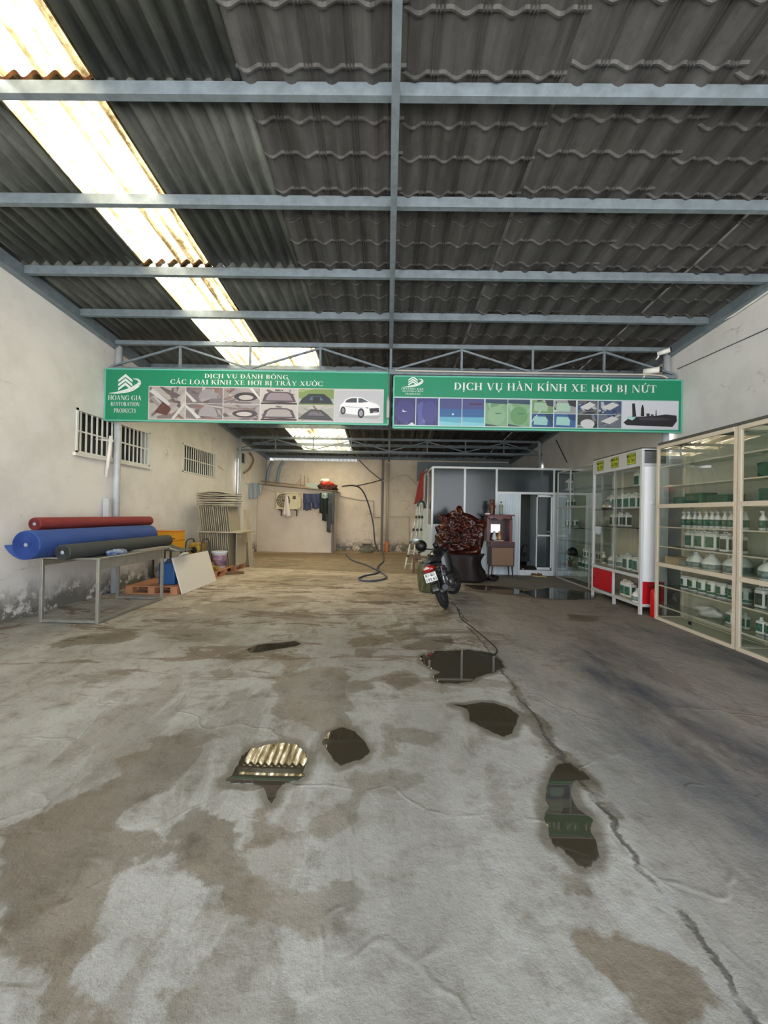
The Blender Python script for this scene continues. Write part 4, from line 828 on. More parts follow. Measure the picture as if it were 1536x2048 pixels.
for k in range(3):
    y = W * (.82 - .32 * k); mb = MB(); mb.m(M_ink).box(-.003, .002, y - .105, y + .105, 2.385, 2.565); mb.m(M_yel).box(-.0045, -.003, y - .098, y + .098, 2.392, 2.472); mb.box(-.0045, -.003, y - .098, y + .098, 2.480, 2.558); mb.build('sign_plate', None, ss)
    font_mesh('lettering', 'MANN', .078, M_ink, ss, (-.0055, y, 2.520), (PI / 2, 0, -PI / 2)); font_mesh('lettering', 'FILTER', .072, M_ink, ss, (-.0055, y, 2.434), (PI / 2, 0, -PI / 2), sx=.86)
for z in (.125, .60):
    mb = MB(); mb.m(M_back).box(P, D - P, P, W - P, z + .03, z + .036); mb.build('bottom_board', None, wc)
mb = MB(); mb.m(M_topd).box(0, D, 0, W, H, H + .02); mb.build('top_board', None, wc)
for z in (1.35, 1.66, 2.02):
    mb = MB(); mb.m(M_glsh).box(P, D - P, P, W - P, z - .006, z); sh = mb.build('shelf', None, wc); mb = MB(); mb.m(mat('shelf_trim', (92, 90, 82), .4)).box(P - .012, P, P, W - P, z - .016, z + .002); mb.build('shelf_edge', None, sh)
mb = MB(); mb.m(mat('cream_back', (206, 198, 176), .6, var=.06)).box(D - .012, D - .006, P, W - P, .15, H - .04); mb.build('back_panel', None, wc)
mb = MB(); mb.m(M_dark).box(P, D - P, .006, .010, 2.30, H - .04); mb.build('side_panel', None, wc)
mb = MB(); mb.m(M_whiteg); mb.prism([(P + (D - 2 * P) * u, -.012 - .03 * math.sin(PI * u), .52) for u in [i / 8 for i in range(9)]] + [(D - P, .0, .52), (P, .0, .52)], (0, 0, 1.80)); tag(mb.build('side_panel', None, wc), 'bulging white sheet covering the cabinet side')
mb = MB(); mb.m(M_red).box(P, D - P, .004, .010, .165, .52); tag(mb.build('side_panel', None, wc), 'red lower side panel')
mb = MB(); mb.m(M_red).box(.008, .014, W * .5 + .035, W - P - .004, .18, .55); d = mb.build('sliding_door', None, wc); tag(d, 'red sliding door')
mb = MB(); mb.m(M_blk).lathe([(.012, 0), (.012, -.012)], (.008, W - .10, .36), 8, 'x'); mb.build('door_knob', None, d)
for k, (ya, yb) in enumerate(((P, W * .52), (W * .48, W - P))):
    mb = MB(); mb.m(M_glass).box(.010 + .01 * k, .014 + .01 * k, ya, yb, .61, 2.33); d = mb.build('sliding_door', None, wc)
    mb = MB(); mb.m(M_alu).box(.008 + .01 * k, .016 + .01 * k, yb - .02 if k == 0 else ya, yb if k == 0 else ya + .02, .61, 2.33); mb.build('door_stile', None, d)
mb = MB(); mb.m(M_whiteg).box(.10, .18, -.075, -.045, 1.72, 1.80, .006); sw = mb.build('switch_box', None, wc)
Cc = 'of the red-doored cabinet'; x0 = 3.96 + .18
put('can', row(7.10, 6.40, 5, x0, 1.664), 'shelf below the top one ' + Cc, 'canisters high in the red-doored cabinet')
put('can', [(x0, 6.30, 2.024)], 'alone on the top shelf ' + Cc, None)
put('cank', row(7.0, 6.62, 3, x0, 1.354), 'third shelf ' + Cc, 'dark-labelled canisters in the red-doored cabinet')
put('jug', row(6.95, 6.25, 4, x0, .64), 'back row over the door ' + Cc, 'jugs in the red-doored cabinet')
put('can', row(6.42, 6.16, 2, x0 - .10, .64), 'front row above the door ' + Cc, 'canisters in front in the red-doored cabinet')
put('spray', [(x0 - .05, 7.22, .64)], 'alone by the far post ' + Cc, None)
put('can', row(6.62, 6.50, 2, x0, .165), 'open lower compartment ' + Cc, 'canisters in the open compartment')
put('jug', [(x0 - .08, 6.14, .165)], 'open lower compartment by the near leg ' + Cc, None)
# silver helmet on the shelf
hm = thing('helmet', 'silver open-face helmet on the shelf under the canisters', 'helmet', (x0 - .03, 7.0, 1.664)); hm.location = (x0 - .06, 7.08, 1.664)
mb = MB(); mb.m(mat('silver_paint', (190, 188, 170), .2, .4)); mb.grid(lambda u, v: Vector((.105 * math.sin(PI * .56 * v) * math.cos(2 * PI * u), .13 * math.sin(PI * .56 * v) * math.sin(2 * PI * u), .04 + .115 * math.cos(PI * .56 * v))), 20, 8); mb.build('shell', None, hm, weld=True, solid=.006)
mb = MB(); mb.m(M_blk).lathe([(.100, .0), (.108, .0), (.108, .025), (.10, .03)], n=18, sy=1.2); mb.build('rim', None, hm)
# --- fire extinguisher
fe = thing('fire_extinguisher', 'red fire extinguisher on the floor between the two cabinet fronts', 'extinguisher', (4.10, 5.86, 0)); M_ext = mat('extinguisher_red', (198, 20, 30), .25)
mb = MB(); mb.m(M_ext).lathe([(.055, 0), (.060, .01), (.060, .36), (.052, .40), (.025, .43), (.02, .44)], n=18); mb.build('cylinder', None, fe)
mb = MB(); mb.m(M_blk).lathe([(.018, .435), (.018, .47)], n=10); mb.bar((0, 0, .47), (-.09, 0, .50), .018, .012); mb.bar((0, 0, .455), (-.08, 0, .455), .016, .010); mb.build('valve', None, fe)
mb = MB(); mb.m(M_blk).tube(smoothpts([(.02, 0, .46), (.06, .0, .55), (.075, 0, .40), (.066, 0, .2), (.068, 0, .08)]), .010, 8); mb.build('hose', None, fe)
# --- far glass cabinet beside the cabin door
gc = thing('glass_cabinet', 'tall all-glass cabinet between the red-doored cabinet and the cabin door', 'cabinet', (4.22, 7.55, 0)); W = 2.0; D = .42; H = 2.62; P = .03
mb = MB(); mb.m(M_alu)
for y in (0, W - P):
    for x in (0, D - P): mb.box(x, x + P, y, y + P, 0, H)
mb.box(0, P, .66 * W, .66 * W + P, 1.12, H); mb.box(0, P, .22 * W, .22 * W + P, .03, .86)
for z in (0, 1.72, H - .03):
    mb.box(0, P, P, W - P, z, z + .03); mb.box(D - P, D, P, W - P, z, z + .03)
    for y in (0, W - P): mb.box(P, D - P, y, y + P, z, z + .03)
mb.build('frame', None, gc)
for z in (.36, .62, .94, 1.26, 2.16): mb = MB(); mb.m(M_glsh).box(P, D - P, P, W - P, z - .006, z); mb.build('shelf', None, gc)
mb = MB(); mb.m(mat('green_grey_back', (186, 194, 176), .5, var=.12)).box(D - .012, D - .006, P, W - P, .03, H - .03); mb.build('back_panel', None, gc)
for ya, yb in ((P, W * .5), (W * .5, W - P)): mb = MB(); mb.m(M_glass).box(.008, .012, ya, yb, .03, H - .03); mb.build('front_pane', None, gc)
mb = MB(); mb.m(M_glass).box(P, D - P, .006, .010, .03, H - .03); mb.build('side_pane', None, gc)
gx = 4.22 + .18; Dd = 'of the all-glass cabinet'
put('flask', row(8.55, 7.85, 7, gx, .624), 'shelf at knee height ' + Dd, 'flat bottles in the all-glass cabinet')
put('spray', row(8.75, 7.95, 6, gx, .364), 'lowest glass shelf ' + Dd, 'spray bottles in the all-glass cabinet')
put('jar', row(9.35, 8.95, 3, gx, 1.264), 'upper shelf ' + Dd, 'jars in the all-glass cabinet')
put('can', [(gx, 9.30, 2.164)], 'highest shelf ' + Dd, None)
put('flask', row(9.35, 9.05, 3, gx, 1.754), 'shelf over the middle rail ' + Dd, 'flat bottles over the middle rail')
hb = thing('helmet', 'black helmet in the all-glass cabinet next to the cabin', 'helmet', (gx - .04, 9.0, .624)); mb = MB(); mb.m(M_blk); mb.grid(lambda u, v: Vector((.11 * math.sin(PI * .6 * v) * math.cos(2 * PI * u), .14 * math.sin(PI * .6 * v) * math.sin(2 * PI * u), .045 + .125 * math.cos(PI * .6 * v))), 18, 8); mb.build('shell', None, hb, weld=True, solid=.006)
mb = MB(); mb.m(M_dark).box(-.115, -.06, -.08, .08, .03, .09, .01); mb.build('visor', None, hb)
pf = thing('potted_flowers', 'small green potted plant in the all-glass cabinet next to the cabin', 'plant', (gx, 9.2, .364)); mb = MB(); mb.m(mat('clay', (150, 110, 84), .7)).lathe([(.035, 0), (.05, .07), (.053, .075)], n=12); mb.build('pot', None, pf)
for k in range(14):
    a = k * 2.4; mb = MB(); mb.m(mat('leaf', (92, 124, 62), .5)); r_ = .05 + .03 * (k % 3); h = .09 + .02 * (k % 4)
    mb.poly([(0, 0, .06), (r_ * .6 * math.cos(a - .3), r_ * .6 * math.sin(a - .3), h), (r_ * 1.3 * math.cos(a), r_ * 1.3 * math.sin(a), h + .03), (r_ * .6 * math.cos(a + .3), r_ * .6 * math.sin(a + .3), h)]); mb.build('leaf', None, pf, solid=.0015)
# ================================================================== CABIN
CY = 9.8; cb = thing('glass_cabin', 'white aluminium office cabin with dark glass, its door standing half open', 'cabin', (0, CY, 0))
def cxp(px): return (px - 776) / 760 * CY
XA, X1c, X2c, XD0, XD1, XE = cxp(864), cxp(928), cxp(991), cxp(1038), cxp(1105), XR - .01; HC = 2.75; ZT = 2.10; ZG = 1.24
M_cabw = mat('cabin_white', (226, 230, 232), .35, .05); M_cabp = mat('cabin_panel', (206, 220, 228), .4, .05, bump=0); M_cabg = glass_mat('cabin_glass', (.30, .34, .36, 1), .16, 1.2, (.055, .075, .085, 1))
def member(nm, *q):
    mb = MB(); mb.m(M_cabw).box(*q); return mb.build(nm, None, cb)
for x in (XA, X1c, X2c): member('mullion', x - .025, x + .025, -.025, .025, 0, HC)
for x, z1 in ((XD0, ZT), (XD1, HC)): member('mullion', x - .02, x + .02, -.025, .025, 0, z1)
member('head_rail', XA - .025, XE, -.027, .027, HC - .05, HC); member('transom', X2c, XE, -.024, .024, ZT - .03, ZT + .03); member('transom', XA, X2c, -.024, .024, ZG - .025, ZG + .025)
member('door_sill', XD0, XD1, -.05, .05, 0, .13)
def ribbed(nm, xa, xb, za, zb, axis='x', y0=0.0):
    mb = MB(); mb.m(M_cabp); n = max(2, int(abs(xb - xa) / .11)); P_ = []
    for i in range(n):
        for f, d in ((.0, 0), (.42, 0), (.5, .012), (.92, .012)): P_.append((xa + (xb - xa) * (i + f) / n, d))
    P_.append((xb, 0))
    for (a, da), (b_, db) in zip(P_, P_[1:]):
        if axis == 'x': mb.poly([(a, y0 - .006 + da, za), (b_, y0 - .006 + db, za), (b_, y0 - .006 + db, zb), (a, y0 - .006 + da, zb)])
        else: mb.poly([(y0 + da, a, za), (y0 + db, b_, za), (y0 + db, b_, zb), (y0 + da, a, zb)])
    return mb.build(nm, None, cb, weld=True, solid=.004)
ribbed('panel', XA + .025, X2c - .025, .0, ZG - .025); ribbed('panel', X2c + .025, XD0 - .02, 0, ZT - .03)
def gpane(xa, xb, za, zb):
    mb = MB(); mb.m(M_cabg).box(xa, xb, -.003, .003, za, zb); mb.build('glass_pane', None, cb)
gpane(XA + .025, X1c - .025, ZG + .025, HC - .05); gpane(X1c + .025, X2c - .025, ZG + .025, HC - .05); gpane(X2c + .025, XD1 - .02, ZT + .03, HC - .05); gpane(XD1 + .02, XE - .02, ZT + .03, HC - .05)
ribbed('panel', XD1 + .02, XE - .02, 0, ZT - .03)
# side facing the hall
YS = YB - CY - .02
member('side_rail', XA - .025, XA + .025, .03, YS, HC - .05, HC)
for y in (1.1, 2.3, 3.6, YS - .03): member('mullion', XA - .025, XA + .025, y - .025, y + .025, 0, HC - .05)
mb = MB(); mb.m(M_cabg).box(XA - .003, XA + .003, .03, 1.07, ZG, HC - .05); mb.build('glass_pane', None, cb)
ribbed('panel', .03, 1.07, 0, ZG, 'y', XA - .006)
for a, b_ in ((1.13, 2.27), (2.33, 3.57), (3.63, YS - .06)): tag(ribbed('panel', a, b_, 0, HC - .05, 'y', XA - .006), None)
mb = MB(); mb.m(mat('cabin_inside', (150, 158, 160), .6)).box(XA + .05, XE - .03, 3.2, 3.25, 0, HC - .02); mb.build('inner_wall', None, cb)
ribbed('panel', XD0 + .9, XE - .05, 0, ZT + .4, 'x', 1.9)
# door leaf, half open
dl = MB(); dl.m(M_cabw); xd = XD1 - .42
for q in ((xd, xd + .03, .028, .06, .14, ZT - .04), (XD1 - .05, XD1 - .02, .028, .06, .14, ZT - .04), (xd, XD1 - .02, .028, .06, .14, .20), (xd, XD1 - .02, .028, .06, ZT - .09, ZT - .04), (xd, XD1 - .02, .028, .06, 1.0, 1.04)): dl.box(*q)
dr = dl.build('door', None, cb); mb = MB(); mb.m(M_cabg).box(xd + .03, XD1 - .05, .042, .046, .2, ZT - .09); mb.build('door_pane', None, dr)
mb = MB(); mb.m(M_alu).tube([(XD1 - .035, .02, 1.12), (XD1 - .05, -.02, 1.12), (XD1 - .16, -.02, 1.12)], .010, 8); mb.build('door_handle', None, dr)
# inside the cabin
M_steel = mat('chrome', (200, 202, 206), .15, .95)
ch = thing('office_chair', 'black office chair on a chromed five-star foot inside the cabin doorway', 'chair', (XD0 + .16, CY + .75, 0))
mb = MB(); mb.m(M_blk).box(-.24, .24, -.24, .24, .44, .52, .03, 2); mb.build('seat', None, ch)
mb = MB(); mb.m(M_blk); mb.grid(lambda u, v: Vector(((u - .5) * .46 * (1 - .25 * (v - .5) ** 2 * 4), .24 + .05 * math.cos(PI * (u - .5)) + .08 * v, .56 + .62 * v)), 10, 8); mb.build('backrest', None, ch, solid=.05)
for s_ in (-1, 1): mb = MB(); mb.m(M_blk).tube([(s_ * .22, .18, .50), (s_ * .28, .16, .70), (s_ * .28, -.10, .72), (s_ * .26, -.16, .70)], .018, 8); mb.build('armrest', None, ch)
mb = MB(); mb.m(M_steel).cyl((0, 0, .12), (0, 0, .44), .022, 10); mb.build('column', None, ch)
for k in range(5):
    a = k * 2 * PI / 5 + .3; mb = MB(); mb.m(M_steel).tube([(0, 0, .13), (.15 * math.cos(a), .15 * math.sin(a), .11), (.29 * math.cos(a), .29 * math.sin(a), .07)], [.02, .016, .012], 8); lg = mb.build('foot_arm', None, ch)
    mb = MB(); mb.m(M_blk).cyl((.29 * math.cos(a) - .02, .29 * math.sin(a), .03), (.29 * math.cos(a) + .02, .29 * math.sin(a), .03), .028, 10); mb.build('caster', None, lg)
dk = thing('desk', 'white desk inside the cabin behind the office chair', 'desk', (XD0 - .1, CY + 1.5, 0))
mb = MB(); mb.m(M_whiteg).box(-.6, .42, -.25, .3, .86, .90); mb.build('desktop', None, dk)
for x in (-.56, .37):
    for y in (-.2, .26): mb = MB(); mb.m(M_whiteg).box(x - .02, x + .02, y - .02, y + .02, 0, .86); mb.build('leg', None, dk)
kt = thing('kettle', 'dark glossy kettle on the desk in the cabin', 'kettle', (XD0 + .17, CY + 1.45, .90)); mb = MB(); mb.m(mat('dark_gloss', (40, 34, 30), .1, .3)).lathe([(.09, 0), (.095, .03), (.085, .16), (.05, .25), (.015, .29), (.01, .30)], n=16); mb.build('body', None, kt); mb = MB(); mb.m(M_blk).tube([(.05, 0, .24), (.13, 0, .24), (.14, 0, .1), (.09, 0, .05)], .012, 8); mb.build('handle', None, kt)
sf = thing('wall_shelf', 'small white wall shelf inside the cabin', 'shelf', (XD0 + .2, CY + 3.05, 1.62)); mb = MB(); mb.m(M_whiteg).box(-.32, .32, -.13, .13, 0, .03); mb.build('board', None, sf)
for x in (-.25, .25): mb = MB(); mb.m(M_whiteg).prism([(x - .01, .13, 0), (x - .01, -.08, 0), (x - .01, .13, -.18)], (.02, 0, 0)); mb.build('bracket', None, sf)
carton('storage_box', 'white carton on the small shelf in the cabin', 'box', (XD0 + .17, CY + 3.05, 1.65), (.34, .2, .24), M_whiteg)
cu = thing('curtain', 'grey-green curtain hanging inside the cabin doorway', 'curtain', (XD1 - .5, CY + 1.2, 0)); mb = MB(); mb.m(mat('curtain_cloth', (104, 112, 108), .9)); mb.grid(lambda u, v: Vector((.46 * u - .1, .03 * math.sin(u * 34) * (1.2 - .3 * v), .2 + 2.3 * v)), 60, 6); mb.build('drape', None, cu, solid=.004)
mb = MB(); mb.m(M_steel).cyl((-.6, 0, 2.52), (.6, 0, 2.52), .012, 8); mb.build('rod', None, cu)
# slippers
for k, (px, py, rz) in enumerate(((1062, 1149, .5), (1078, 1151, .7))):
    p = fl(px, py); s = thing('slipper', ['straw-coloured slipper nearer the red altar, at the cabin door', 'straw-coloured slipper farther from the altar, at the cabin door'][k], 'slipper', (p.x, min(p.y, CY - .2), 0), rz, 'pair of slippers')
    M_sl = mat('slipper_sole', (196, 176, 120), .7); M_ss = mat('slipper_strap', (112, 96, 56), .7)
    mb = MB(); mb.m(M_sl); mb.prism([(.05 * math.cos(t) * (1 + .15 * math.sin(t)), .13 * math.sin(t), .0) for t in [2 * PI * i / 16 for i in range(16)]], (0, 0, .022)); mb.build('sole', None, s)
    mb = MB(); mb.m(M_ss); mb.grid(lambda u, v: Vector((.056 * math.cos(PI * u), .01 + .09 * v, .018 + .05 * math.sin(PI * u))), 10, 3); mb.build('strap', None, s, solid=.006)
# ================================================================== LEFT SIDE: table, mat rolls, pallets
TX0, TX1, TY0, TY1, TZ = -4.52, -3.74, 4.90, 6.34, .86
M_inox = mat('stainless', (168, 168, 160), .35, .55, var=.2, scale=12)
tb = thing('steel_table', 'bare stainless steel worktable carrying the rolled mats', 'table', ((TX0 + TX1) / 2, (TY0 + TY1) / 2, 0)); hx, hy = (TX1 - TX0) / 2, (TY1 - TY0) / 2
for sx_ in (-1, 1):
    for sy_ in (-1, 1): mb = MB(); x, y = sx_ * (hx - .02), sy_ * (hy - .02); mb.m(M_inox).box(x - .02, x + .02, y - .02, y + .02, 0, TZ - .02, .004); mb.build('leg', None, tb)
for q in ((-hx + .04, hx - .04, -hy, -hy + .04), (-hx + .04, hx - .04, hy - .04, hy), (hx - .04, hx, -hy + .04, hy - .04)):
    mb = MB(); mb.m(M_inox).box(*q, .01, .045); mb.build('foot_rail', None, tb)
mb = MB(); mb.m(M_inox); mb.box(-hx - .02, hx + .02, -hy - .02, hy + .02, TZ - .025, TZ, .004); mb.build('table_top', None, tb)
mb = MB(); mb.m(M_inox); mb.box(hx - .012, hx, -hy + .04, hy - .04, TZ - .16, TZ - .025); mb.build('apron', None, tb); mb = MB(); mb.m(M_inox).box(-hx, -hx + .012, -hy + .04, hy - .04, TZ - .12, TZ - .025); mb.build('apron', None, tb)
def roll(lb, x, z, r, y0, y1, mt, mt2, turns, flap=False):
    o = thing('mat_roll', lb, 'mat roll', (x, y0, z), 0, 'rolled mats on the steel table'); L_ = y1 - y0
    mb = MB(); mb.m(mt); n = 40; mb.lathe([(r * .985, .004), (r, .016), (r, L_ - .016), (r * .985, L_ - .004)], n=n, axis='y'); mb.build('rolled_sheet', None, o)
    mb = MB(); mb.m(mt2)          # the spiral winding seen on the end
    pts = []
    for i in range(int(turns * 22)): a = i * 2 * PI / 22; rr = .025 + (r - .03) * i / (turns * 22); pts.append((rr * math.cos(a), -.001, rr * math.sin(a)))
    mb.tube(pts, .0035, 5); mb.build('spiral_edge', None, o)
    mb = MB(); mb.m(mat('core_grey', (150, 156, 168), .7)).lathe([(.018, -.006), (.022, -.004), (.022, .01)], n=12, axis='y'); mb.build('core', None, o)
    if flap:
        mb = MB(); mb.m(mt); mb.grid(lambda u, v: Vector((-r * math.cos(1.15 * u - .2) * (1.0 + .42 * u) - .0, .0 + L_ * v, -r * .15 - r * .98 * math.sin(1.45 * u) + .3 * r)), 10, 4) if False else None
        mb.grid(lambda u, v: Vector((r * (1.01 + .55 * (1 - u) ** 1.5) * math.cos(-PI * .98 + u * PI * .48) , L_ * v * .98 + .01, r * (1.01 + .25 * (1 - u)) * math.sin(-PI * .98 + u * PI * .48))), 12, 3); mb.build('loose_flap', None, o, solid=.012)
    return o
M_rollb = mat('mat_blue', (52, 82, 150), .75, var=.12, bump=.15, bscale=200); M_rollb2 = mat('mat_blue_edge', (30, 60, 134), .8)
M_rollr = mat('mat_red', (140, 52, 52), .75, var=.12, bump=.15, bscale=200); M_rollr2 = mat('mat_red_edge', (96, 34, 36), .8)
M_rollk = mat('mat_charcoal', (66, 70, 68), .8, var=.15, bump=.15, bscale=200); M_rollk2 = mat('mat_charcoal_edge', (40, 44, 44), .8)
roll('thick blue mat roll with a loose flap, widest of the three', -4.40, TZ + .182, .175, 4.58, 6.95, M_rollb, M_rollb2, 9, True)
roll('thin dark red mat roll lying against the wall on top', -4.60, 1.285, .085, 4.90, 7.28, M_rollr, M_rollr2, 4)
roll('charcoal grey mat roll nearest the room', -3.93, TZ + .100, .095, 4.56, 6.76, M_rollk, M_rollk2, 5)
M_clothb = mat('blue_cloth', (34, 60, 116), .9, rgb2=(180, 196, 214), scale=18)
crumple('cloth', 'crumpled blue and white cloth on the steel table edge', 'cloth', (-3.80, 5.30, TZ - .01), (.07, .17, .045), M_clothb, 9)
sh = thing('sheet_stack', 'grey-brown flat sheets lying crooked at the far end of the steel table', 'sheet', (-3.90, 6.1, TZ + .002))
for k in range(2): mb = MB(); mb.m(mat('board_brown', (150, 144, 132), .7, var=.1)).box(-.10, .24 - .03 * k, -.36, .36, .011 * k, .011 * k + .009, rot=Matrix.Rotation(.08 - .1 * k, 3, 'Z')); mb.build('sheet', None, sh)
# grey tub / tray with handle hanging over the table end
tr = thing('tray', 'dark grey folded tray leaning between the table and the white board', 'tray', (-4.02, 6.98, .64)); mb = MB(); mb.m(mat('tray_grey', (92, 96, 92), .5))
mb.grid(lambda u, v: Vector((-.30 + .62 * u, -.22 + .44 * v, .28 - .16 * u + .05 * math.cos(2 * PI * v) * (1 - u) - .06 * math.sin(PI * u))), 10, 8); mb.build('sheet', None, tr, solid=.012)
mb = MB(); mb.m(M_inox).tube([(-.3, -.18, .30), (.28, -.18, .12)], .012, 8); mb.build('rim_tube', None, tr)
# pallets
M_pal = mat('pallet_orange', (196, 138, 100), .75, var=.2, scale=8)
def pallet(lb, x0, x1, y0, y1, along):     # deck boards, three bearers
    o = thing('wooden_pallet', lb, 'pallet', ((x0 + x1) / 2, (y0 + y1) / 2, 0), 0, 'orange pallets'); a, b_ = (x1 - x0) / 2, (y1 - y0) / 2
    n = 7
    for i in range(n):
        mb = MB(); mb.m(M_pal)
        if along == 'x': c = -b_ + (i + .5) * 2 * b_ / n; mb.box(-a, a, c - b_ / n * .82, c + b_ / n * .82, .125, .145, .002)
        else: c = -a + (i + .5) * 2 * a / n; mb.box(c - a / n * .82, c + a / n * .82, -b_, b_, .125, .145, .002)
        mb.build('deck_board', None, o)
    m_ = 3 if (2 * (b_ if along == 'x' else a)) < 1.3 else 4
    for i in range(3):
        for j in range(4 if max(a, b_) > .6 else 3):
            nj = 4 if max(a, b_) > .6 else 3
            u = -1 + 2 * i / 2; v = -1 + 2 * j / (nj - 1); bx, by = (u, v) if b_ >= a else (v, u)
            mb = MB(); mb.m(M_pal); cx, cy = bx * (a - .06), by * (b_ - .06); mb.box(cx - .06, cx + .06, cy - .06, cy + .06, .025, .125); mb.build('block', None, o)
    for i in range(3):
        mb = MB(); mb.m(M_pal)
        if b_ >= a: c = (-1 + i) * (a - .06); mb.box(c - .06, c + .06, -b_, b_, 0, .025)
        else: c = (-1 + i) * (b_ - .06); mb.box(-a, a, c - .06, c + .06, 0, .025)
        mb.build('runner', None, o)
    return o
pallet('orange pallet under the table end holding the blue can', -4.62, -3.70, 6.68, 7.55, 'x')
pallet('long orange pallet under the yellow machine and the pail', -4.72, -3.78, 8.3, 10.1, 'x')
jc = thing('jerry_can', 'blue plastic jerry can standing on the pallet behind the white board', 'can', (-3.98, 6.95, .147)); M_jb = mat('can_blue', (42, 92, 150), .4)
mb = MB(); mb.m(M_jb).box(-.15, .15, -.13, .13, 0, .40, .03, 2); mb.build('body', None, jc); mb = MB(); mb.m(M_jb).tube([(-.08, 0, .39), (-.05, 0, .44), (.06, 0, .44), (.09, 0, .39)], .016, 8); mb.build('handle', None, jc)
mb = MB(); mb.m(M_cap).lathe([(.035, .39), (.038, .44), (.03, .455)], (-.11, 0, 0), 12); mb.build('cap', None, jc)
bd = thing('white_board', 'white board leaning back from the floor beside the steel table', 'board', (-3.62, 6.72, 0)); mb = MB(); mb.m(mat('board_white', (226, 222, 214), .6)); R_ = Matrix.Rotation(-.30, 3, 'Y')
mb.box(-.02, 0, 0, 1.34, 0, .68, .003, rot=R_, org=(0, 0, 0)); mb.build('sheet', None, bd)
mb = MB(); mb.m(mat('board_edge', (120, 112, 100), .7)); mb.box(-.012, .0012, -.0015, 1.3415, -.0, .006, rot=R_, org=(0, 0, 0)); mb.build('lower_edge', None, bd)
wr_ = thing('wrapped_bundle', 'white plastic wrapped handle peeking over the white board', 'bundle', (-3.93, 7.32, .55)); mb = MB(); mb.m(M_white); mb.tube(smoothpts([(-.02, -.18, 0), (0, -.12, .09), (.02, 0, .11), (.0, .13, .09), (-.02, .18, 0)]), .028, 8); mb.build('handle', None, wr_)
mb = MB(); mb.m(mat('tray_grey', (92, 96, 92), .5)).box(-.08, .06, -.22, .22, -.40, .01, .01); mb.build('body', None, wr_)
# stand with yellow crates
stn = thing('stand', 'dark steel stand by the wall under the yellow crates', 'stand', (-4.62, 7.95, 0)); M_dst = mat('dark_steel', (70, 74, 72), .5, .3)
for x in (-.18, .18):
    for y in (-.2, .2): mb = MB(); mb.m(M_dst).box(x - .015, x + .015, y - .015, y + .015, 0, .66); mb.build('leg', None, stn)
mb = MB(); mb.m(M_dst).box(-.21, .21, -.24, .24, .66, .69); mb.build('top', None, stn)
M_ycr = mat('crate_yellow', (226, 162, 26), .5)
for k in range(2):
    o = thing('yellow_crate', ['lower of the two yellow crates by the wall', 'upper of the two yellow crates by the wall'][k], 'crate', (-4.60, 7.93, .692 + .19 * k), .05 * k, 'yellow crates'); mb = MB(); mb.m(M_ycr)
    mb.box(-.24, .24, -.20, .20, 0, .012)
    for q in ((-.24, .24, -.20, -.19), (-.24, .24, .19, .20), (-.24, -.23, -.19, .19), (.23, .24, -.19, .19)): mb.box(*q, .012, .17)
    mb.build('bin', None, o); mb = MB(); mb.m(mat('crate_orange', (206, 122, 30), .5)).box(-.25, .25, -.21, .21, .165, .185, .003); mb.build('lid' if k else 'rim', None, o)
    mb = MB(); mb.m(mat('crate_dark', (74, 62, 34), .6)).box(-.2405, .2405, -.2045, -.2, .02, .04); mb.build('stripe', None, o)
# yellow machine: pressure washer with frame
pw = thing('pressure_washer', 'black and yellow pressure washer with a tube frame on the long pallet', 'machine', (-4.36, 8.70, .147)); M_yw = mat('machine_yellow', (196, 162, 52), .45, rgb2=(120, 90, 40), scale=10)
mb = MB(); mb.m(M_blk).box(-.20, .16, -.18, .18, .0, .12, .02); mb.build('base', None, pw)
mb = MB(); mb.m(M_yw).box(-.12, .12, -.17, .12, .30, .62, .03, 2); mb.build('engine_cover', None, pw)
mb = MB(); mb.m(M_blk).cyl((0, -.12, .2), (0, .14, .2), .09, 16); mb.build('pump', None, pw)
mb = MB(); mb.m(M_blk).lathe([(.05, -.185), (.07, -.18), (.07, -.17)], (0, 0, .46), 14, 'y'); mb.build('recoil_disc', None, pw)
for s_ in (-1, 1): mb = MB(); mb.m(M_dst).tube(smoothpts([(s_ * .18, -.19, 0), (s_ * .18, -.19, .55), (s_ * .17, -.12, .68), (s_ * .17, .12, .68), (s_ * .18, .19, .5), (s_ * .18, .19, 0)], 4), .014, 8); mb.build('frame_tube', None, pw)
mb = MB(); mb.m(M_steel).tube([(.16, -.2, .45), (.34, -.22, .22)], .010, 8); mb.build('lance', None, pw)
yp = thing('pump_unit', 'small yellow pump lying on the pallet corner by the white board', 'pump', (-3.98, 8.46, .147)); mb = MB(); mb.m(M_yw).box(-.11, .08, -.09, .09, 0, .20, .03, 2); mb.build('housing', None, yp)
mb = MB(); mb.m(M_yw).cyl((.02, 0, .12), (.16, .10, .03), .05, 14); mb.build('outlet', None, yp); mb = MB(); mb.m(M_yw).lathe([(.06, .19), (.045, .24), (.02, .25)], (-.02, 0, 0), 12); mb.build('cap', None, yp)
pl_ = thing('paint_pail', 'white-lidded paint pail with a pink and purple label on the long pallet', 'pail', (-3.98, 8.98, .147)); mb = MB(); mb.m(M_white).lathe([(.145, 0), (.165, .34), (.175, .345), (.175, .36)], n=24); mb.build('bucket', None, pl_)
mb = MB(); mb.m(mat('pail_lid', (210, 220, 232), .4)).lathe([(.178, .355), (.182, .36), (.182, .395), (.17, .40)], n=24); mb.build('lid', None, pl_)
mb = MB(); mb.m(mat('pail_label', (190, 150, 160), .5, rgb2=(104, 84, 130), scale=9)).lathe([(.1500, .06), (.1655, .31)], n=24); mb.build('label', None, pl_)
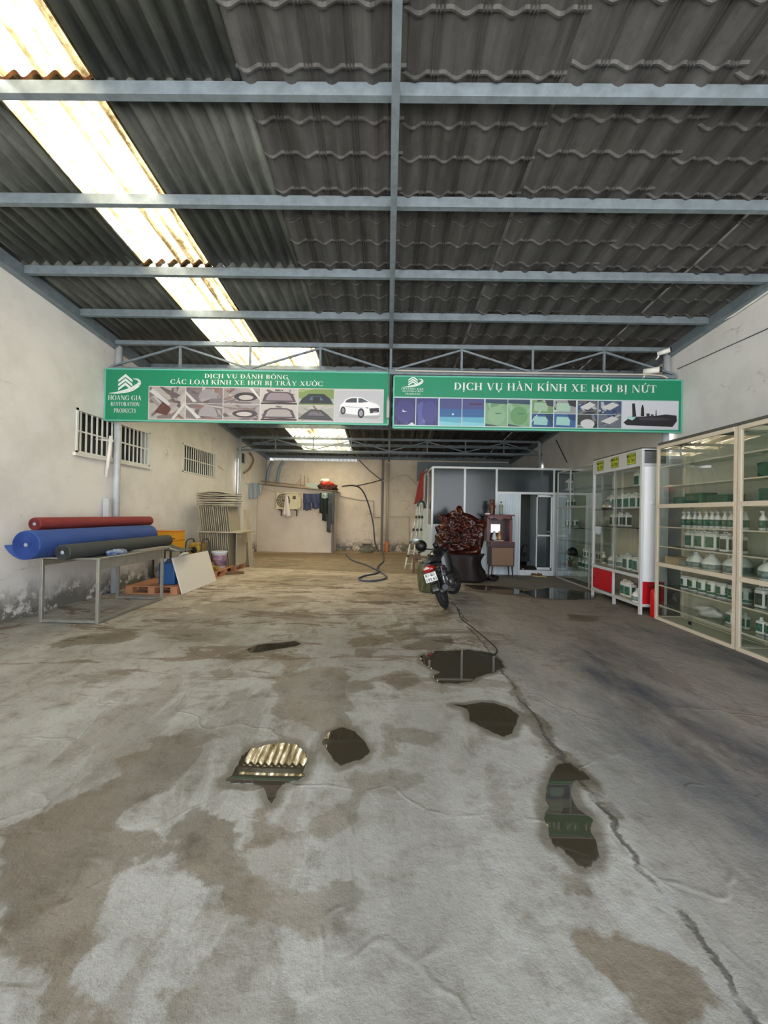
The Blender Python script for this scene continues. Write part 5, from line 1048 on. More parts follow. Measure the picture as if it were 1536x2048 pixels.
mb = MB(); mb.m(M_steel).tube([(.176 * math.cos(a), .176 * math.sin(a) - .0, .33 - .14 * math.sin(a) ** 2 * (1 if math.sin(a) < 0 else 0)) for a in [PI + i * PI / 12 for i in range(13)]], .003, 6); mb.build('handle', None, pl_)
bp_ = thing('plank_offcut', 'short brown timber offcut on the floor by the long pallet', 'plank', tuple(fl(468, 1148)) , .5); mb = MB(); mb.m(mat('brown_wood', (110, 84, 64), .8)).box(-.22, .22, -.09, .09, 0, .05, .01); mb.build('wood', None, bp_)
# stack of grey-beige ceiling sheets: two tiers of standing sheets, a shelf sheet, a pile on top
M_gs = mat('beige_sheet', (188, 178, 156), .6, var=.06); M_gse = mat('beige_sheet_dark', (166, 158, 140), .6, var=.06)  # second, darker beige for alternate sheets and the small panel rim
SX0, SX1, SY0, SY1 = -4.66, -3.86, 9.30, 9.96
for tier, (z0, z1) in enumerate(((.147, .96), (1.0, 1.62))):
    n = 15
    for i in range(n):
        x = SX0 + .03 + (SX1 - SX0 - .1) * i / (n - 1); lean = (.13 if tier else .08)
        mb = MB(); h = z1 - z0; dx = -math.tan(lean) * h
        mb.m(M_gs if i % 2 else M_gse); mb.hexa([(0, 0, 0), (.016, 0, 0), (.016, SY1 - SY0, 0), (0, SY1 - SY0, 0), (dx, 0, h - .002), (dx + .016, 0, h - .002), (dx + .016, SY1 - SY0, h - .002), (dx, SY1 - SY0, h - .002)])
        o = mb.build('beige_sheet', None); o.location = (x + (.04 if lean else .05), SY0 + random.uniform(-.01, .02), z0)
        tag(o, 'beige sheet on edge, %s from the windowed wall, %s tier of the stack' % (ORD[i] if i else 'first', ['lower', 'upper'][tier]), 'sheet', 'standing beige sheets, %s tier' % ['lower', 'upper'][tier])
mb = MB(); mb.m(M_gs).box(0, 1.12, 0, SY1 - SY0 + .25, 0, .035, .004); o = mb.build('shelf_plank', None); o.location = (SX0 - .02, SY0 - .05, .962); tag(o, 'wide beige board laid flat between the two tiers of the sheet stack', 'board')
mb = MB(); mb.m(M_gs).box(0, .018, 0, .66, 0, .80); o = mb.build('beige_sheet', None); o.location = (SX1 + .09, SY0 + .12, .147); tag(o, 'beige sheet standing alone at the room side of the sheet stack', 'sheet')
for i in range(8):
    f = (lambda i: (lambda u, v: Vector(((SX1 - SX0 + .04 - .04 * (i % 3)) * u, (.72 + .05 * (i % 2)) * v, .04 * i + .05 * math.sin(PI * u) * (.3 + i * .1) + (.02 * (i % 3)) * (u ** 3)))))(i)
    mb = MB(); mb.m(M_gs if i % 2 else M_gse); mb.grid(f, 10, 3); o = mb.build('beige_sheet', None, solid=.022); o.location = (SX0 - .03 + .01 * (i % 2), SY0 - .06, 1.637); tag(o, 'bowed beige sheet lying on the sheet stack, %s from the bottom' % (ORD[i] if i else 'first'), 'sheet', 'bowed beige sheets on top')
# small leaning panels
for k, (px, py, w_, h, ln, lb) in enumerate(((511, 1131, .42, .70, .30, 'small beige panel leaning at the room side of the sheet stack'), )):
    p = fl(px, py); o = thing('small_board', lb, 'panel', (p.x, p.y, 0)); mb = MB(); R_ = Matrix.Rotation(-ln, 3, 'Y'); mb.m(M_gs).box(-.3, 0, 0, .02, 0, h, rot=R_, org=(0, 0, 0)); mb.build('sheet', None, o)
    mb = MB(); mb.m(M_gse); 
    for q in ((-.3, -.28, -.006, 0, 0, h), (-.02, 0, -.006, 0, 0, h), (-.28, -.02, -.006, 0, h - .02, h)): mb.box(*q, rot=R_, org=(0, 0, 0))
    mb.build('rim', None, o)
o = thing('small_board', 'narrow tall beige strip leaning behind the shelf board of the sheet stack', 'panel', (-3.70, 10.25, 0)); mb = MB(); mb.m(M_gs).box(-.02, 0, 0, .3, 0, 1.55, rot=Matrix.Rotation(-.12, 3, 'Y'), org=(0, 0, 0)); mb.build('sheet', None, o)
# post accessories: pvc tube on bracket, conduit
cd_ = thing('conduit', 'short white cable duct at the foot of the banner post', 'duct', (XL + .07, 6.53, 1.20)); mb = MB(); mb.m(M_postw).box(-.04, .06, -.03, .04, 0, .48, .004); mb.build('duct', None, cd_)
pv = thing('pvc_pipe', 'slanting white pipe strapped beside the banner post under the barred window', 'pipe', (0, 0, 0)); a, b_ = at(222, 872, 6.50), at(213, 955, 6.50); c_ = at(192, 878, 6.56)
mb = MB(); mb.m(M_white).tube([b_, (a + b_) / 2, a], .028, 10); mb.build('tube', None, pv); mb = MB(); mb.m(M_white).bar(c_, at(226, 882, 6.48), .02, .03); mb.build('bracket', None, pv)
# ================================================================== BACK: shed, clothes, pipes
SHY = 14.3; SXR = -2.07
sd_ = thing('shed', 'low plastered shed in the far corner carrying the air conditioner', 'shed', (0, SHY, 0)); M_shed = mat('shed_plaster', (232, 220, 206), .75, var=.10, scale=2.0)
mb = MB(); mb.m(M_shed); mb.prism([(XL + .01, 0, 0), (SXR, 0, 0), (SXR, 0, 2.30), (XL + .01, 0, 2.52)], (0, .12, 0)); mb.build('front_wall', None, sd_)
mb = MB(); mb.m(M_shed); mb.box(SXR - .12, SXR, .12, YB - SHY - .01, 0, 2.30); mb.build('side_wall', None, sd_)
mb = MB(); mb.m(mat('corner_grey', (126, 124, 118), .6)).box(SXR - .04, SXR + .05, -.05, .03, 0, 2.30); mb.build('corner_post', None, sd_)
mb = MB(); mb.m(mat('roof_board', (150, 138, 120), .8, var=.2)); mb.prism([(XL + .02, -.18, 2.53), (SXR + .12, -.18, 2.305), (SXR + .12, -.18, 2.335), (XL + .02, -.18, 2.56)], (0, YB - SHY + .16, 0)); mb.build('roof_board', None, sd_)
def top(x): return 2.565 + (x - XL) / (SXR - XL) * (-.225)
def timber(lb, a, b_, w_, mt, nm='timber_batten', cat='batten', g=None):
    o = thing(nm, lb, cat, tuple((Vector(a) + Vector(b_)) / 2), 0, g); c = (Vector(a) + Vector(b_)) / 2; mb = MB(); mb.m(mt).bar(Vector(a) - c, Vector(b_) - c, w_, w_ * .7); mb.build('length', None, o); return o
M_tim = mat('pink_timber', (196, 168, 146), .8, var=.15); M_tim2 = mat('grey_timber', (140, 126, 112), .8, var=.15)
timber('pale timber batten along the front of the shed roof', (XL + .3, 14.2, top(XL + .3) + .03), (-2.9, 14.22, top(-2.9) + .03), .05, M_tim, g='battens on the shed roof')
timber('grey batten lying behind the pale one on the shed roof', (XL + .1, 14.35, top(XL + .1) + .10), (-3.2, 14.40, top(-3.2) + .09), .05, M_tim2, g='battens on the shed roof')
timber('white batten farther back on the shed roof', (XL + .2, 14.75, top(XL + .2) + .06), (-3.4, 14.75, top(-3.4) + .05), .06, M_white, g='battens on the shed roof')
timber('short slanting stick standing up from the shed roof', (-3.62, 14.5, top(-3.6) + .02), (-3.35, 14.5, top(-3.4) + .36), .035, M_tim, g='battens on the shed roof')
rk = thing('wire_rack', 'thin upright rods of a rack on the shed roof', 'rack', (-3.26, 14.6, top(-3.1)))
for k in range(3): mb = MB(); mb.m(M_tim2).cyl((-.12 + .14 * k, 0, 0), (-.12 + .14 * k, 0, .55 - .05 * k), .012, 6); mb.build('rod', None, rk)
bx = thing('clear_tub', 'greenish clear plastic tub on the shed roof', 'tub', (-2.78, 14.62, top(-2.8) + .003)); mb = MB(); mb.m(mat('green_clear', (190, 214, 202), .3)); mb.hexa([(-.30, -.15, 0), (.28, -.15, 0), (.28, .15, 0), (-.30, .15, 0), (-.38, -.18, .20), (.36, -.18, .20), (.36, .18, .20), (-.38, .18, .20)]); mb.build('tub', None, bx); mb = MB(); mb.m(M_white).box(-.39, .37, -.19, .19, .195, .215); mb.build('rim', None, bx)
crumple('bundle', 'dark bundle with clothes on the shed roof corner', 'bundle', (-2.30, 14.42, top(-2.3) - .02), (.36, .2, .16), mat('bundle_dark', (52, 44, 44), .8, rgb2=(130, 70, 60), scale=6), 5)
crumple('cloth', 'orange-red cloth lying on the dark bundle', 'cloth', (-2.30, 14.28, top(-2.3) + .16), (.24, .10, .09), mat('orange_cloth', (216, 78, 52), .8, var=.3), 6)
crumple('hat', 'white cap on top of the bundle on the shed roof', 'hat', (-2.42, 14.42, top(-2.4) + .26), (.20, .12, .09), M_white, 7)
# air conditioner
ac = thing('ac_unit', 'cream air conditioner outdoor unit hung on the shed wall', 'air conditioner', (-3.68, SHY - .36, 1.60)); M_ac = mat('ac_cream', (224, 216, 184), .5)
mb = MB(); mb.m(M_ac).box(-.46, .36, 0, .30, 0, .62, .015); mb.build('casing', None, ac)
mb = MB(); mb.m(mat('ac_dark', (112, 100, 86), .6)).lathe([(.25, -.004), (.26, .0)], (-.18, 0, .32), 28, 'y'); mb.build('fan_opening', None, ac)
mb = MB(); mb.m(M_ac)
for rr in (.26, .20, .14, .08): mb.tube([(-.18 + rr * math.cos(2 * PI * i / 28), -.008, .32 + rr * math.sin(2 * PI * i / 28)) for i in range(29)], .005, 5)
for i in range(10): a = 2 * PI * i / 10; mb.tube([(-.18 + .05 * math.cos(a), -.008, .32 + .05 * math.sin(a)), (-.18 + .26 * math.cos(a + .2), -.008, .32 + .26 * math.sin(a + .2))], .004, 5)
mb.build('fan_guard', None, ac); mb = MB(); mb.m(mat('ac_badge', (92, 84, 72), .5)).box(.16, .28, -.003, 0, .38, .50); mb.build('badge', None, ac)
mb = MB(); mb.m(M_ac).box(.36, .44, .04, .28, .06, .46, .01); mb.build('valve_cover', None, ac)
for x in (-.34, .24): mb = MB(); mb.m(M_dst).box(x - .02, x + .02, -.02, .355, -.035, 0); mb.box(x - .02, x + .02, .335, .355, -.25, 0); mb.build('bracket', None, ac)
# washing line and clothes
LY = 13.9; LN_ = [at(425, 932, 10.9), at(494, 968, 13.2), at(560, 985, LY), at(620, 987, LY), at(682, 984, 14.0)]; LN_[0].x = XL + .02; LN_[-1] = Vector((SXR + .09, 14.2, 2.28))
wl_ = thing('washing_line', 'thin rope from the windowed wall to the shed corner, clothes on it', 'rope', (0, 0, 0)); mb = MB(); mb.m(mat('rope', (176, 166, 148), .8)).tube(smoothpts(LN_, 5), .009, 6); mb.build('rope', None, wl_)
def drape(mb, x0, x1, z0, z1, y, fold=.03, nf=5, taper=0.0, ph=0., hem=.02):
    mb.grid(lambda u, v: Vector((x0 + (x1 - x0) * (u + (0.5 - u) * taper * (1 - v)), y + fold * math.sin(nf * PI * u + ph + 1.5 * v) * (1.1 - .6 * v), z0 + (z1 - z0) * v + hem * math.sin(nf * PI * u + ph) * (1 - v))), 22, 10)
def garment(nm, lb, cat, p, parts, mt, g='clothes on the washing line'):
    o = thing(nm, lb, cat, p, 0, g)
    for pn, m2, fn in parts: mb = MB(); mb.m(m2); fn(mb); mb.build(pn, None, o, solid=.008)
    return o
def px2(x, y, Y): return at(x, y, Y)
p = at(507, 966, 13.45); garment('shirt', 'pale blue-grey shirt on the rope nearest the windowed wall', 'shirt', p, [('body', mat('cloth_paleblue', (166, 180, 188), .9), lambda mb: drape(mb, -.22, .18, -.56, 0, -.03, .03, 5)), ('sleeve', mat('cloth_paleblue', (166, 180, 188), .9), lambda mb: drape(mb, .16, .30, -.42, -.05, -.02, .02, 2, .3))], None)
p = at(573, 990, LY - .02); garment('towel', 'small white towel hanging in front of the air conditioner', 'towel', p, [('fold', mat('cloth_white', (226, 218, 216), .9), lambda mb: mb.grid(lambda u, v: Vector(((u - .5) * (.06 + .22 * (1 - v)) + .04 * (1 - v), -.03 + .03 * math.sin(8 * u), -.82 + .14 * abs(u - .6) + (.82 - .14 * abs(u - .6)) * v)), 10, 10))], None)
p = at(623, 987, LY); garment('shorts', 'navy shorts on the rope between the air conditioner and the dark jacket', 'shorts', p, [('waist', mat('cloth_navy', (74, 82, 116), .9, var=.2), lambda mb: drape(mb, -.31, .34, -.34, -.0, -.02, .03, 6)), ('trouser_leg', mat('cloth_navy', (74, 82, 116), .9, var=.2), lambda mb: drape(mb, -.30, .0, -.62, -.32, -.02, .03, 3)), ('trouser_leg', mat('cloth_navy', (74, 82, 116), .9, var=.2), lambda mb: drape(mb, .02, .32, -.56, -.32, -.02, .03, 3))], None)
p = at(648, 986, LY); Mj = mat('cloth_black', (40, 50, 48), .9, var=.3); garment('jacket', 'black and green jacket hanging beside the navy shorts', 'jacket', p, [('body', Mj, lambda mb: drape(mb, -.15, .15, -.75, 0, -.05, .04, 4)), ('sleeve', Mj, lambda mb: drape(mb, -.15, -.02, -.72, -.05, -.10, .02, 2, .2)), ('sleeve', Mj, lambda mb: drape(mb, -.04, .13, -1.02, -.1, -.11, .03, 2, .1)), ('collar', mat('cloth_green', (38, 104, 78), .8, rgb2=(210, 220, 214), scale=12), lambda mb: drape(mb, -.06, .16, -.20, .0, -.13, .02, 3))], None)
p = at(661, 987, LY + .05); Mt = mat('cloth_slate', (96, 106, 110), .9, var=.2); garment('trousers', 'long slate grey trousers hanging nearest the shed corner', 'trousers', p, [('waist', Mt, lambda mb: drape(mb, -.12, .14, -.30, 0, -.02, .03, 4)), ('trouser_leg', Mt, lambda mb: drape(mb, .0, .15, -1.10, -.28, -.02, .03, 2)), ('trouser_leg', mat('cloth_slate2', (78, 84, 88), .9), lambda mb: drape(mb, -.12, .05, -1.42, -.28, -.06, .04, 2, .2))], None)
# steel post in the middle of the back wall, pvc downpipe, orange collar
cp = thing('steel_post', 'dark grey steel post in the middle before the back wall', 'post', (at(766, 1000, 14.9).x - .02, 14.9, 0), 0, 'steel posts'); mb = MB(); mb.m(mat('post_dark', (104, 102, 98), .6)).box(-.05, .05, -.05, .05, .01, RH(14.9) - .01); mb.build('shaft', None, cp); mb = MB(); mb.m(M_galvd).box(-.09, .09, -.09, .09, 0, .012); mb.build('base_plate', None, cp)
dp = thing('downpipe', 'pale plastic downpipe beside the dark centre post, orange socket at its foot', 'pipe', (cp.location.x + .20, 15.0, 0)); mb = MB(); mb.m(mat('pvc_grey', (196, 190, 180), .5)).cyl((0, 0, .42), (0, 0, 3.5), .055, 14); mb.build('tube', None, dp); mb = MB(); mb.m(mat('orange_pvc', (214, 128, 86), .6)).lathe([(.07, 0), (.085, .06), (.085, .20), (.075, .26), (.07, .42)], n=14); tag(mb.build('socket', None, dp), 'orange socket')
def pipe(lb, pts, r, mt, nm='water_pipe', cat='pipe', g=None, sm=False):
    pts = [Vector(q) for q in pts]; c = pts[0].copy(); o = thing(nm, lb, cat, tuple(c), 0, g); mb = MB(); mb.m(mt).tube([q - c for q in (smoothpts(pts) if sm else pts)], r, 8); mb.build('run', None, o); return o
YW = YB - .03; M_pvc = mat('pvc_grey', (196, 190, 180), .5)
pipe('white water pipe stepping down the back wall beside the shed', [at(680, 992, YW), at(720, 1000, YW), at(747, 1002, YW), at(747, 1035, YW), at(760, 1035, YW)], .022, M_pvc)
pipe('thin pipe framing a rectangle on the back wall by the cabin', [at(778, 1033, YW), at(818, 1033, YW), at(819, 1094, YW)], .018, M_pvc)
pipe('pale cable from the centre post to the cabin corner', [at(766, 962, 14.8), at(790, 954, 14.7), at(815, 951, 14.6), (XA + .01, 14.5, 2.52)], .02, M_pvc, 'cable', 'cable', None, True)
pipe('cable from the shed corner up to the centre post', [at(712, 972, 14.6), at(740, 966, 14.7), at(762, 960, 14.8)], .02, M_dst, 'cable', 'cable', None, True)
pipe('cable slanting from the roof to the centre post', [at(718, 920, 15.2), at(740, 942, 15.1), at(763, 960, 14.84)], .018, M_dst, 'cable', 'cable', None, True)
pipe('black hose arching from the shed roof down to the basin', [at(684, 973, 14.35), at(705, 971, 14.45), at(722, 978, 14.6), at(735, 1003, 14.7), at(746, 1045, 14.8), at(750, 1085, 14.7), at(757, 1103, 14.6) ], .028, mat('hose_dark', (62, 64, 70), .5), 'hose', 'hose', None, True)
h = .02
pipe('blue-grey hose looped on the floor in front of the back wall', [fl(692, 1108, h), fl(704, 1120, h), fl(730, 1129, h), fl(752, 1139, h), fl(768, 1149, h), fl(772, 1156, h), fl(755, 1161, h), fl(730, 1162, h), fl(717, 1158, h), fl(728, 1152, h), fl(748, 1148, h), fl(757, 1143, h + .01), fl(754, 1138, h + .03), fl(758, 1130, h), fl(767, 1122, h), fl(766, 1106, h)], .022, mat('hose_blue', (74, 82, 104), .5), 'hose', 'hose', None, True)
pipe('thin black cable lying along the slab seam below the motorbike', [fl(918, 1218, .006), fl(922, 1236, .006), fl(945, 1255, .006), fl(975, 1280, .006), fl(992, 1296, .006), fl(992, 1307, .006), fl(975, 1312, .006), fl(958, 1309, .006)], .006, M_blk, 'cable', 'cable', None, True)
for k in range(2): pipe(['curved blue-grey downpipe at the far left corner of the back wall', 'second curved downpipe, nearer the middle, at the shed end'][k], [(XL + .28 + .42 * k, 15.25, 3.52), (XL + .16 + .42 * k, 15.2, 3.3), (XL + .08 + .42 * k, 15.2, 2.9), (XL + .08 + .42 * k, 15.2, 2.58)], .06, mat('pipe_blue', (150, 166, 180), .4), 'downpipe', 'pipe', 'curved downpipes', True)
pipe('peeling grey pipe on the windowed wall behind the far truss post', [atx(500, 905, XL + .05), atx(507, 920, XL + .05), atx(500, 937, XL + .05), atx(488, 946, XL + .05)], .03, mat('old_pipe', (150, 130, 112), .8), 'wall_pipe', 'pipe', None, True)
# basin and bucket
bs = thing('basin', 'shallow pale green basin on the floor at the back wall', 'basin', (at(733, 1100, 14.7).x, 14.75, 0)); mb = MB(); mb.m(mat('basin_green', (176, 186, 172), .5)).lathe([(.20, 0), (.28, .12), (.30, .13), (.285, .125), (.19, .02)], n=22); mb.build('bowl', None, bs)
bk = thing('bucket', 'worn grey-white bucket standing in the pale green basin', 'bucket', (bs.location.x, 14.75, .022)); mb = MB(); mb.m(mat('bucket_grey', (182, 176, 162), .6, var=.2)).lathe([(.13, .0), (.17, .32), (.185, .325), (.175, .33), (.125, .02)], n=20); mb.build('pail', None, bk); mb = MB(); mb.m(M_dst).tube([(.18 * math.cos(a), 0, .32 + .16 * math.sin(a)) for a in [i * PI / 10 for i in range(11)]], .006, 6); mb.build('handle', None, bk)
# blue-grey board over the cabin on the back wall
mb = MB(); mb.m(mat('blue_grey_board', (132, 146, 152), .6)).box(1.14, XR - .01, YB - .04, YB - .001, 2.2, 3.64); o = mb.build('wall_board', None); tag(o, 'blue-grey boarding on the back wall above the cabin', 'board')
# cameras
def cctv(lb, c, d, s=1.0):
    o = thing('security_camera', lb, 'camera', tuple(c), 0, 'white security cameras'); d = Vector(d).normalized()
    mb = MB(); mb.m(M_white).cyl(d * -.12 * s, d * .08 * s, .042 * s, 14); mb.build('housing', None, o); mb = MB(); mb.m(M_blk).cyl(d * .075 * s, d * .105 * s, .038 * s, 14); mb.build('lens', None, o)
    mb = MB(); mb.m(M_white).tube([d * -.08 * s, d * -.10 * s + Vector((0, .02, -.07 * s)), d * -.10 * s + Vector((0, .06, -.09 * s))], .014, 8); mb.build('bracket', None, o); return o
cctv('white security camera standing on the truss right over the banner corner', at(1306, 741, 6.5), (.8, -.6, -.05), 1.15); cctv('white security camera under the rafter at the top of the post', at(1330, 703, 6.50), (.7, -.6, .12), .9)
pipe('white conduit running up under the rafter of the cabinet wall', [atx(1350, 697, XR - .04), atx(1400, 664, XR - .04), atx(1470, 628, XR - .04), atx(1536, 583, XR - .04), atx(1800, 420, XR - .04)], .014, M_white, 'conduit', 'pipe')
pipe('thin dark cable along the cabinet wall above the cabinets', [atx(1355, 738, XR - .02), atx(1536, 657, XR - .02), atx(1760, 556, XR - .02)], .006, M_dst, 'cable', 'cable')
pipe('thin cable hanging slack on the beige wall above the all-glass cabinet', [atx(1112, 880, XR - .02), atx(1124, 905, XR - .02), atx(1134, 925, XR - .02)], .012, M_dst, 'cable', 'cable')
pipe('grey cable running along the truss chord above the green banners', [at(790, 741, 6.56), at(1000, 745, 6.56), at(1200, 748, 6.56), at(1310, 750, 6.56), at(1335, 757, 6.58)], .014, M_pvc, 'cable', 'cable', None, True)
# ================================================================== MOTORBIKE
mk = thing('motorbike', 'black motorbike leaning on its side stand, red tail lamp and white number plate', 'motorbike'); p0 = fl(893, 1216)
mk.location = (p0.x, p0.y, 0); mk.rotation_euler = (0, -.36, -.30)
M_tyre = mat('tyre_rubber', (26, 26, 28), .8, bump=.3, bscale=120); M_bk = mat('bike_black', (26, 28, 30), .22, coat=.5); M_eng = mat('engine_grey', (118, 120, 120), .35, .7, var=.3); M_seat = mat('seat_vinyl', (46, 48, 48), .45)
RW = .285; WB = 1.22; bpy.context.view_layer.update(); HP = mk.matrix_world.inverted() @ at(842, 1092, p0.y + .62)
def wheel(nm, y, steer=0.0):
    r = empty(nm, (0, y, RW)); r.parent = mk; r.rotation_euler = (0, 0, steer)
    mb = MB(); mb.m(M_tyre); T = .048; mb.grid(lambda u, v: Vector((T * math.sin(2 * PI * v), (RW - T + T * math.cos(2 * PI * v)) * math.cos(2 * PI * u), (RW - T + T * math.cos(2 * PI * v)) * math.sin(2 * PI * u))), 40, 12); mb.build('tyre', None, r, weld=True)
    mb = MB(); mb.m(M_eng); mb.lathe([(RW - .09, -.024), (RW - .075, -.022), (RW - .075, .022), (RW - .09, .024)], n=36, axis='x')
    mb2 = MB(); mb2.m(M_eng)
    for i in range(5): a = 2 * PI * i / 5; mb2.bar((0, .03 * math.cos(a), .03 * math.sin(a)), (0, (RW - .085) * math.cos(a), (RW - .085) * math.sin(a)), .035, .02, up=(1, 0, 0))
    mb2.cyl((-.06, 0, 0), (.06, 0, 0), .045, 14); mb.bm.free(); mb2.build('spokes', None, r)
    mb = MB(); mb.m(M_eng); mb.grid(lambda u, v: Vector((-.024 + .048 * (v if v <= 1 else 1), (RW - .082) * math.cos(2 * PI * u), (RW - .082) * math.sin(2 * PI * u))), 36, 2); mb.build('rim', None, r, weld=True, solid=.012); return r
wheel('rear_wheel', 0); wheel('front_wheel', WB, -.45)
def bp(nm, mt, fn, lb=None, parent=None, **k):
    mb = MB(); mb.m(mt); fn(mb); o = mb.build(nm, None, parent or mk, **k)
    if lb: tag(o, lb)
    return o
def loft(mb, secs, n=14):   # secs: (y, zc, halfwidth, halfheight, xc)
    mb.grid(lambda u, v: (lambda s: Vector((s[4] + s[2] * math.cos(2 * PI * u), s[0], s[1] + s[3] * math.sin(2 * PI * u))))([a + (b_ - a) * (v * (len(secs) - 1) - int(min(v * (len(secs) - 1), len(secs) - 1.001))) for a, b_ in zip(secs[int(min(v * (len(secs) - 1), len(secs) - 1.001))], secs[int(min(v * (len(secs) - 1), len(secs) - 1.001)) + 1])]), n, (len(secs) - 1) * 2)
    a, b_ = secs[0], secs[-1]
    for s in (a, b_): mb.poly([(s[4] + s[2] * math.cos(2 * PI * i / n), s[0], s[1] + s[3] * math.sin(2 * PI * i / n)) for i in range(n)])
bp('seat', M_seat, lambda m: loft(m, [(-.22, .80, .06, .02, 0), (-.16, .815, .11, .045, 0), (.05, .80, .13, .05, 0), (.30, .745, .12, .045, 0), (.45, .76, .08, .05, 0)]))
bp('tail_body', M_bk, lambda m: loft(m, [(-.28, .74, .05, .03, 0), (-.18, .72, .10, .06, 0), (.1, .68, .12, .08, 0), (.35, .62, .11, .10, 0), (.48, .60, .06, .08, 0)]))
bp('tail_lamp', mat('tail_red', (150, 14, 18), .15, coat=.6), lambda m: loft(m, [(-.335, .685, .03, .02, 0), (-.32, .69, .095, .045, 0), (-.26, .70, .10, .055, 0), (-.2, .70, .09, .05, 0)]), 'glossy red tail lamp')
bp('tail_lamp', mat('lamp_clear', (220, 214, 208), .15), lambda m: m.box(-.07, .02, -.342, -.325, .70, .725, .006), 'clear reflector strip')
bp('rear_fender', M_bk, lambda m: m.grid(lambda u, v: Vector(((u - .5) * .13, -.04 - (RW + .05) * math.cos(.1 + 1.45 * v) + .03, RW + (RW + .03) * math.sin(.1 + 1.45 * v))), 4, 10), solid=.006)
bp('frame_tube', M_bk, lambda m: m.tube(smoothpts([(0, .1, .66), (0, .5, .60), (0, .78, .72), (0, .95, .88)]), .035, 10))
bp('frame_tube', M_bk, lambda m: m.tube(smoothpts([(0, .92, .80), (0, .82, .42), (0, .66, .26), (0, .35, .26)]), .025, 10))
bp('fuel_tank', M_bk, lambda m: loft(m, [(.42, .76, .05, .05, 0), (.5, .80, .11, .08, 0), (.68, .84, .14, .10, 0), (.82, .86, .11, .08, 0), (.9, .88, .05, .04, 0)]))
def eng(m): m.box(-.11, .11, .42, .72, .22, .46, .03, 2); m.cyl((0, .62, .40), (0, .74, .60), .075, 14); m.cyl((.08, .5, .33), (.15, .5, .33), .09, 18); m.cyl((-.08, .5, .33), (-.15, .5, .33), .09, 18)
bp('engine', M_eng, eng)
for k in range(4): bp('cooling_fin', M_eng, lambda m: m.cyl((0, .65 + .022 * k, .46 + .03 * k), (0, .655 + .022 * k, .468 + .03 * k), .095, 14))
bp('exhaust', M_steel, lambda m: m.tube(smoothpts([(.05, .72, .42), (.09, .80, .30), (.12, .62, .20), (.14, .3, .22), (.15, -.05, .30), (.155, -.30, .36)]), [.02] * 6 + [.022] * 6 + [.024] * 6 + [.035] * 6 + [.048] * 6 + [.045], 12), 'chrome exhaust pipe')
bp('exhaust_end', M_blk, lambda m: m.cyl((.155, -.298, .36), (.156, -.312, .363), .046, 14))
bp('chain_case', M_bk, lambda m: m.box(-.10, -.07, -.05, .46, .22, .34, .02, 2))
for s_ in (-1, 1):
    sh_ = bp('shock_absorber', M_steel, lambda m: m.cyl((s_ * .10, 0, RW + .02), (s_ * .12, .10, .68), .016, 10), 'chrome rear shock absorber')
    def coil(m):
        P = [];
        for i in range(70): t = i / 69; a = t * 2 * PI * 9; c = Vector((s_ * .10, 0, RW + .10)).lerp(Vector((s_ * .12, .10, .66)), t); P.append(c + Vector((.026 * math.cos(a), .026 * math.sin(a), 0)))
        m.tube(P, .005, 5)
    bp('coil', M_steel, coil, parent=sh_)
    bp('swing_arm', M_eng, lambda m: m.bar((s_ * .075, -.03, RW), (s_ * .085, .40, .30), .03, .045))
    bp('fork_leg', M_steel, lambda m: m.cyl((s_ * .09, WB, RW), (s_ * .09, .94, .86), .020, 10))
    bp('turn_signal', mat('dark_amber', (84, 52, 28), .3), lambda m: m.ball((s_ * .13, -.26, .68), .022, (1.2, 1, .8)))
    if s_ < 0: mr_ = bp('mirror', mat('mirror_face', (150, 160, 162), .3, .6), lambda m: m.ball((s_ * .30, .74, 1.20), .07, (1.1, .22, .72), 16), 'oval handlebar mirror')
    if s_ < 0: bp('mirror_stem', M_blk, lambda m: m.tube(smoothpts([(s_ * .24, .86, .98), (s_ * .33, .84, 1.06), (s_ * .31, .76, 1.18)]), .007, 6), parent=mr_)
    bp('grip', M_blk, lambda m: m.cyl((s_ * .22, .84, .975), (s_ * .34, .78, .965), .018, 10))
    bp('footrest', M_blk, lambda m: m.cyl((s_ * .10, .45, .26), (s_ * .26, .45, .26), .014, 8))
bp('handlebar', M_blk, lambda m: m.tube(smoothpts([(-.34, .78, .965), (-.20, .85, .985), (-.08, .92, .94), (.08, .92, .94), (.20, .85, .985), (.34, .78, .965)]), .012, 8))
bp('headlamp', M_blk, lambda m: m.lathe([(.02, .90), (.085, .92), (.10, 1.0), (.10, 1.04), (.09, 1.05)], (0, 0, .86), 20, 'y')); bp('instrument', M_blk, lambda m: m.cyl((0, .90, .96), (0, .87, 1.03), .05, 16))
bp('hung_helmet', mat('matte_black', (8, 8, 9), .45), lambda m: m.ball(HP, .105, (1, 1, 1.0), 18), 'matt black round helmet hung at the left grip')
bp('front_fender', M_bk, lambda m: m.grid(lambda u, v: Vector(((u - .5) * .12, WB - (RW + .03) * math.cos(.7 + 1.6 * v), RW + (RW + .03) * math.sin(.7 + 1.6 * v))), 4, 10), solid=.006)
bp('leg_shield', M_bk, lambda m: m.grid(lambda u, v: Vector(((u - .5) * (.30 + .12 * v), .86 - .10 * math.cos(PI * (u - .5)) + .04 * v, .42 + .46 * v)), 8, 6), solid=.01)
bp('side_stand', M_blk, lambda m: m.tube([(-.10, .42, .24), (-.15, .38, .06)], .012, 8))
pt = bp('number_plate', mat('plate_white', (232, 234, 230), .4), lambda m: m.box(-.095, .095, -.345, -.340, .50, .64, .002), 'white number plate reading 81-B2 193.43')
pt.rotation_euler = (0, .0, 0); M_pk = mat('plate_ink', (20, 20, 22), .5)
font_mesh('plate_lettering', '81-B2', .066, M_pk, pt, (0, -.348, .605)); font_mesh('plate_lettering', '193.43', .066, M_pk, pt, (0, -.348, .536))
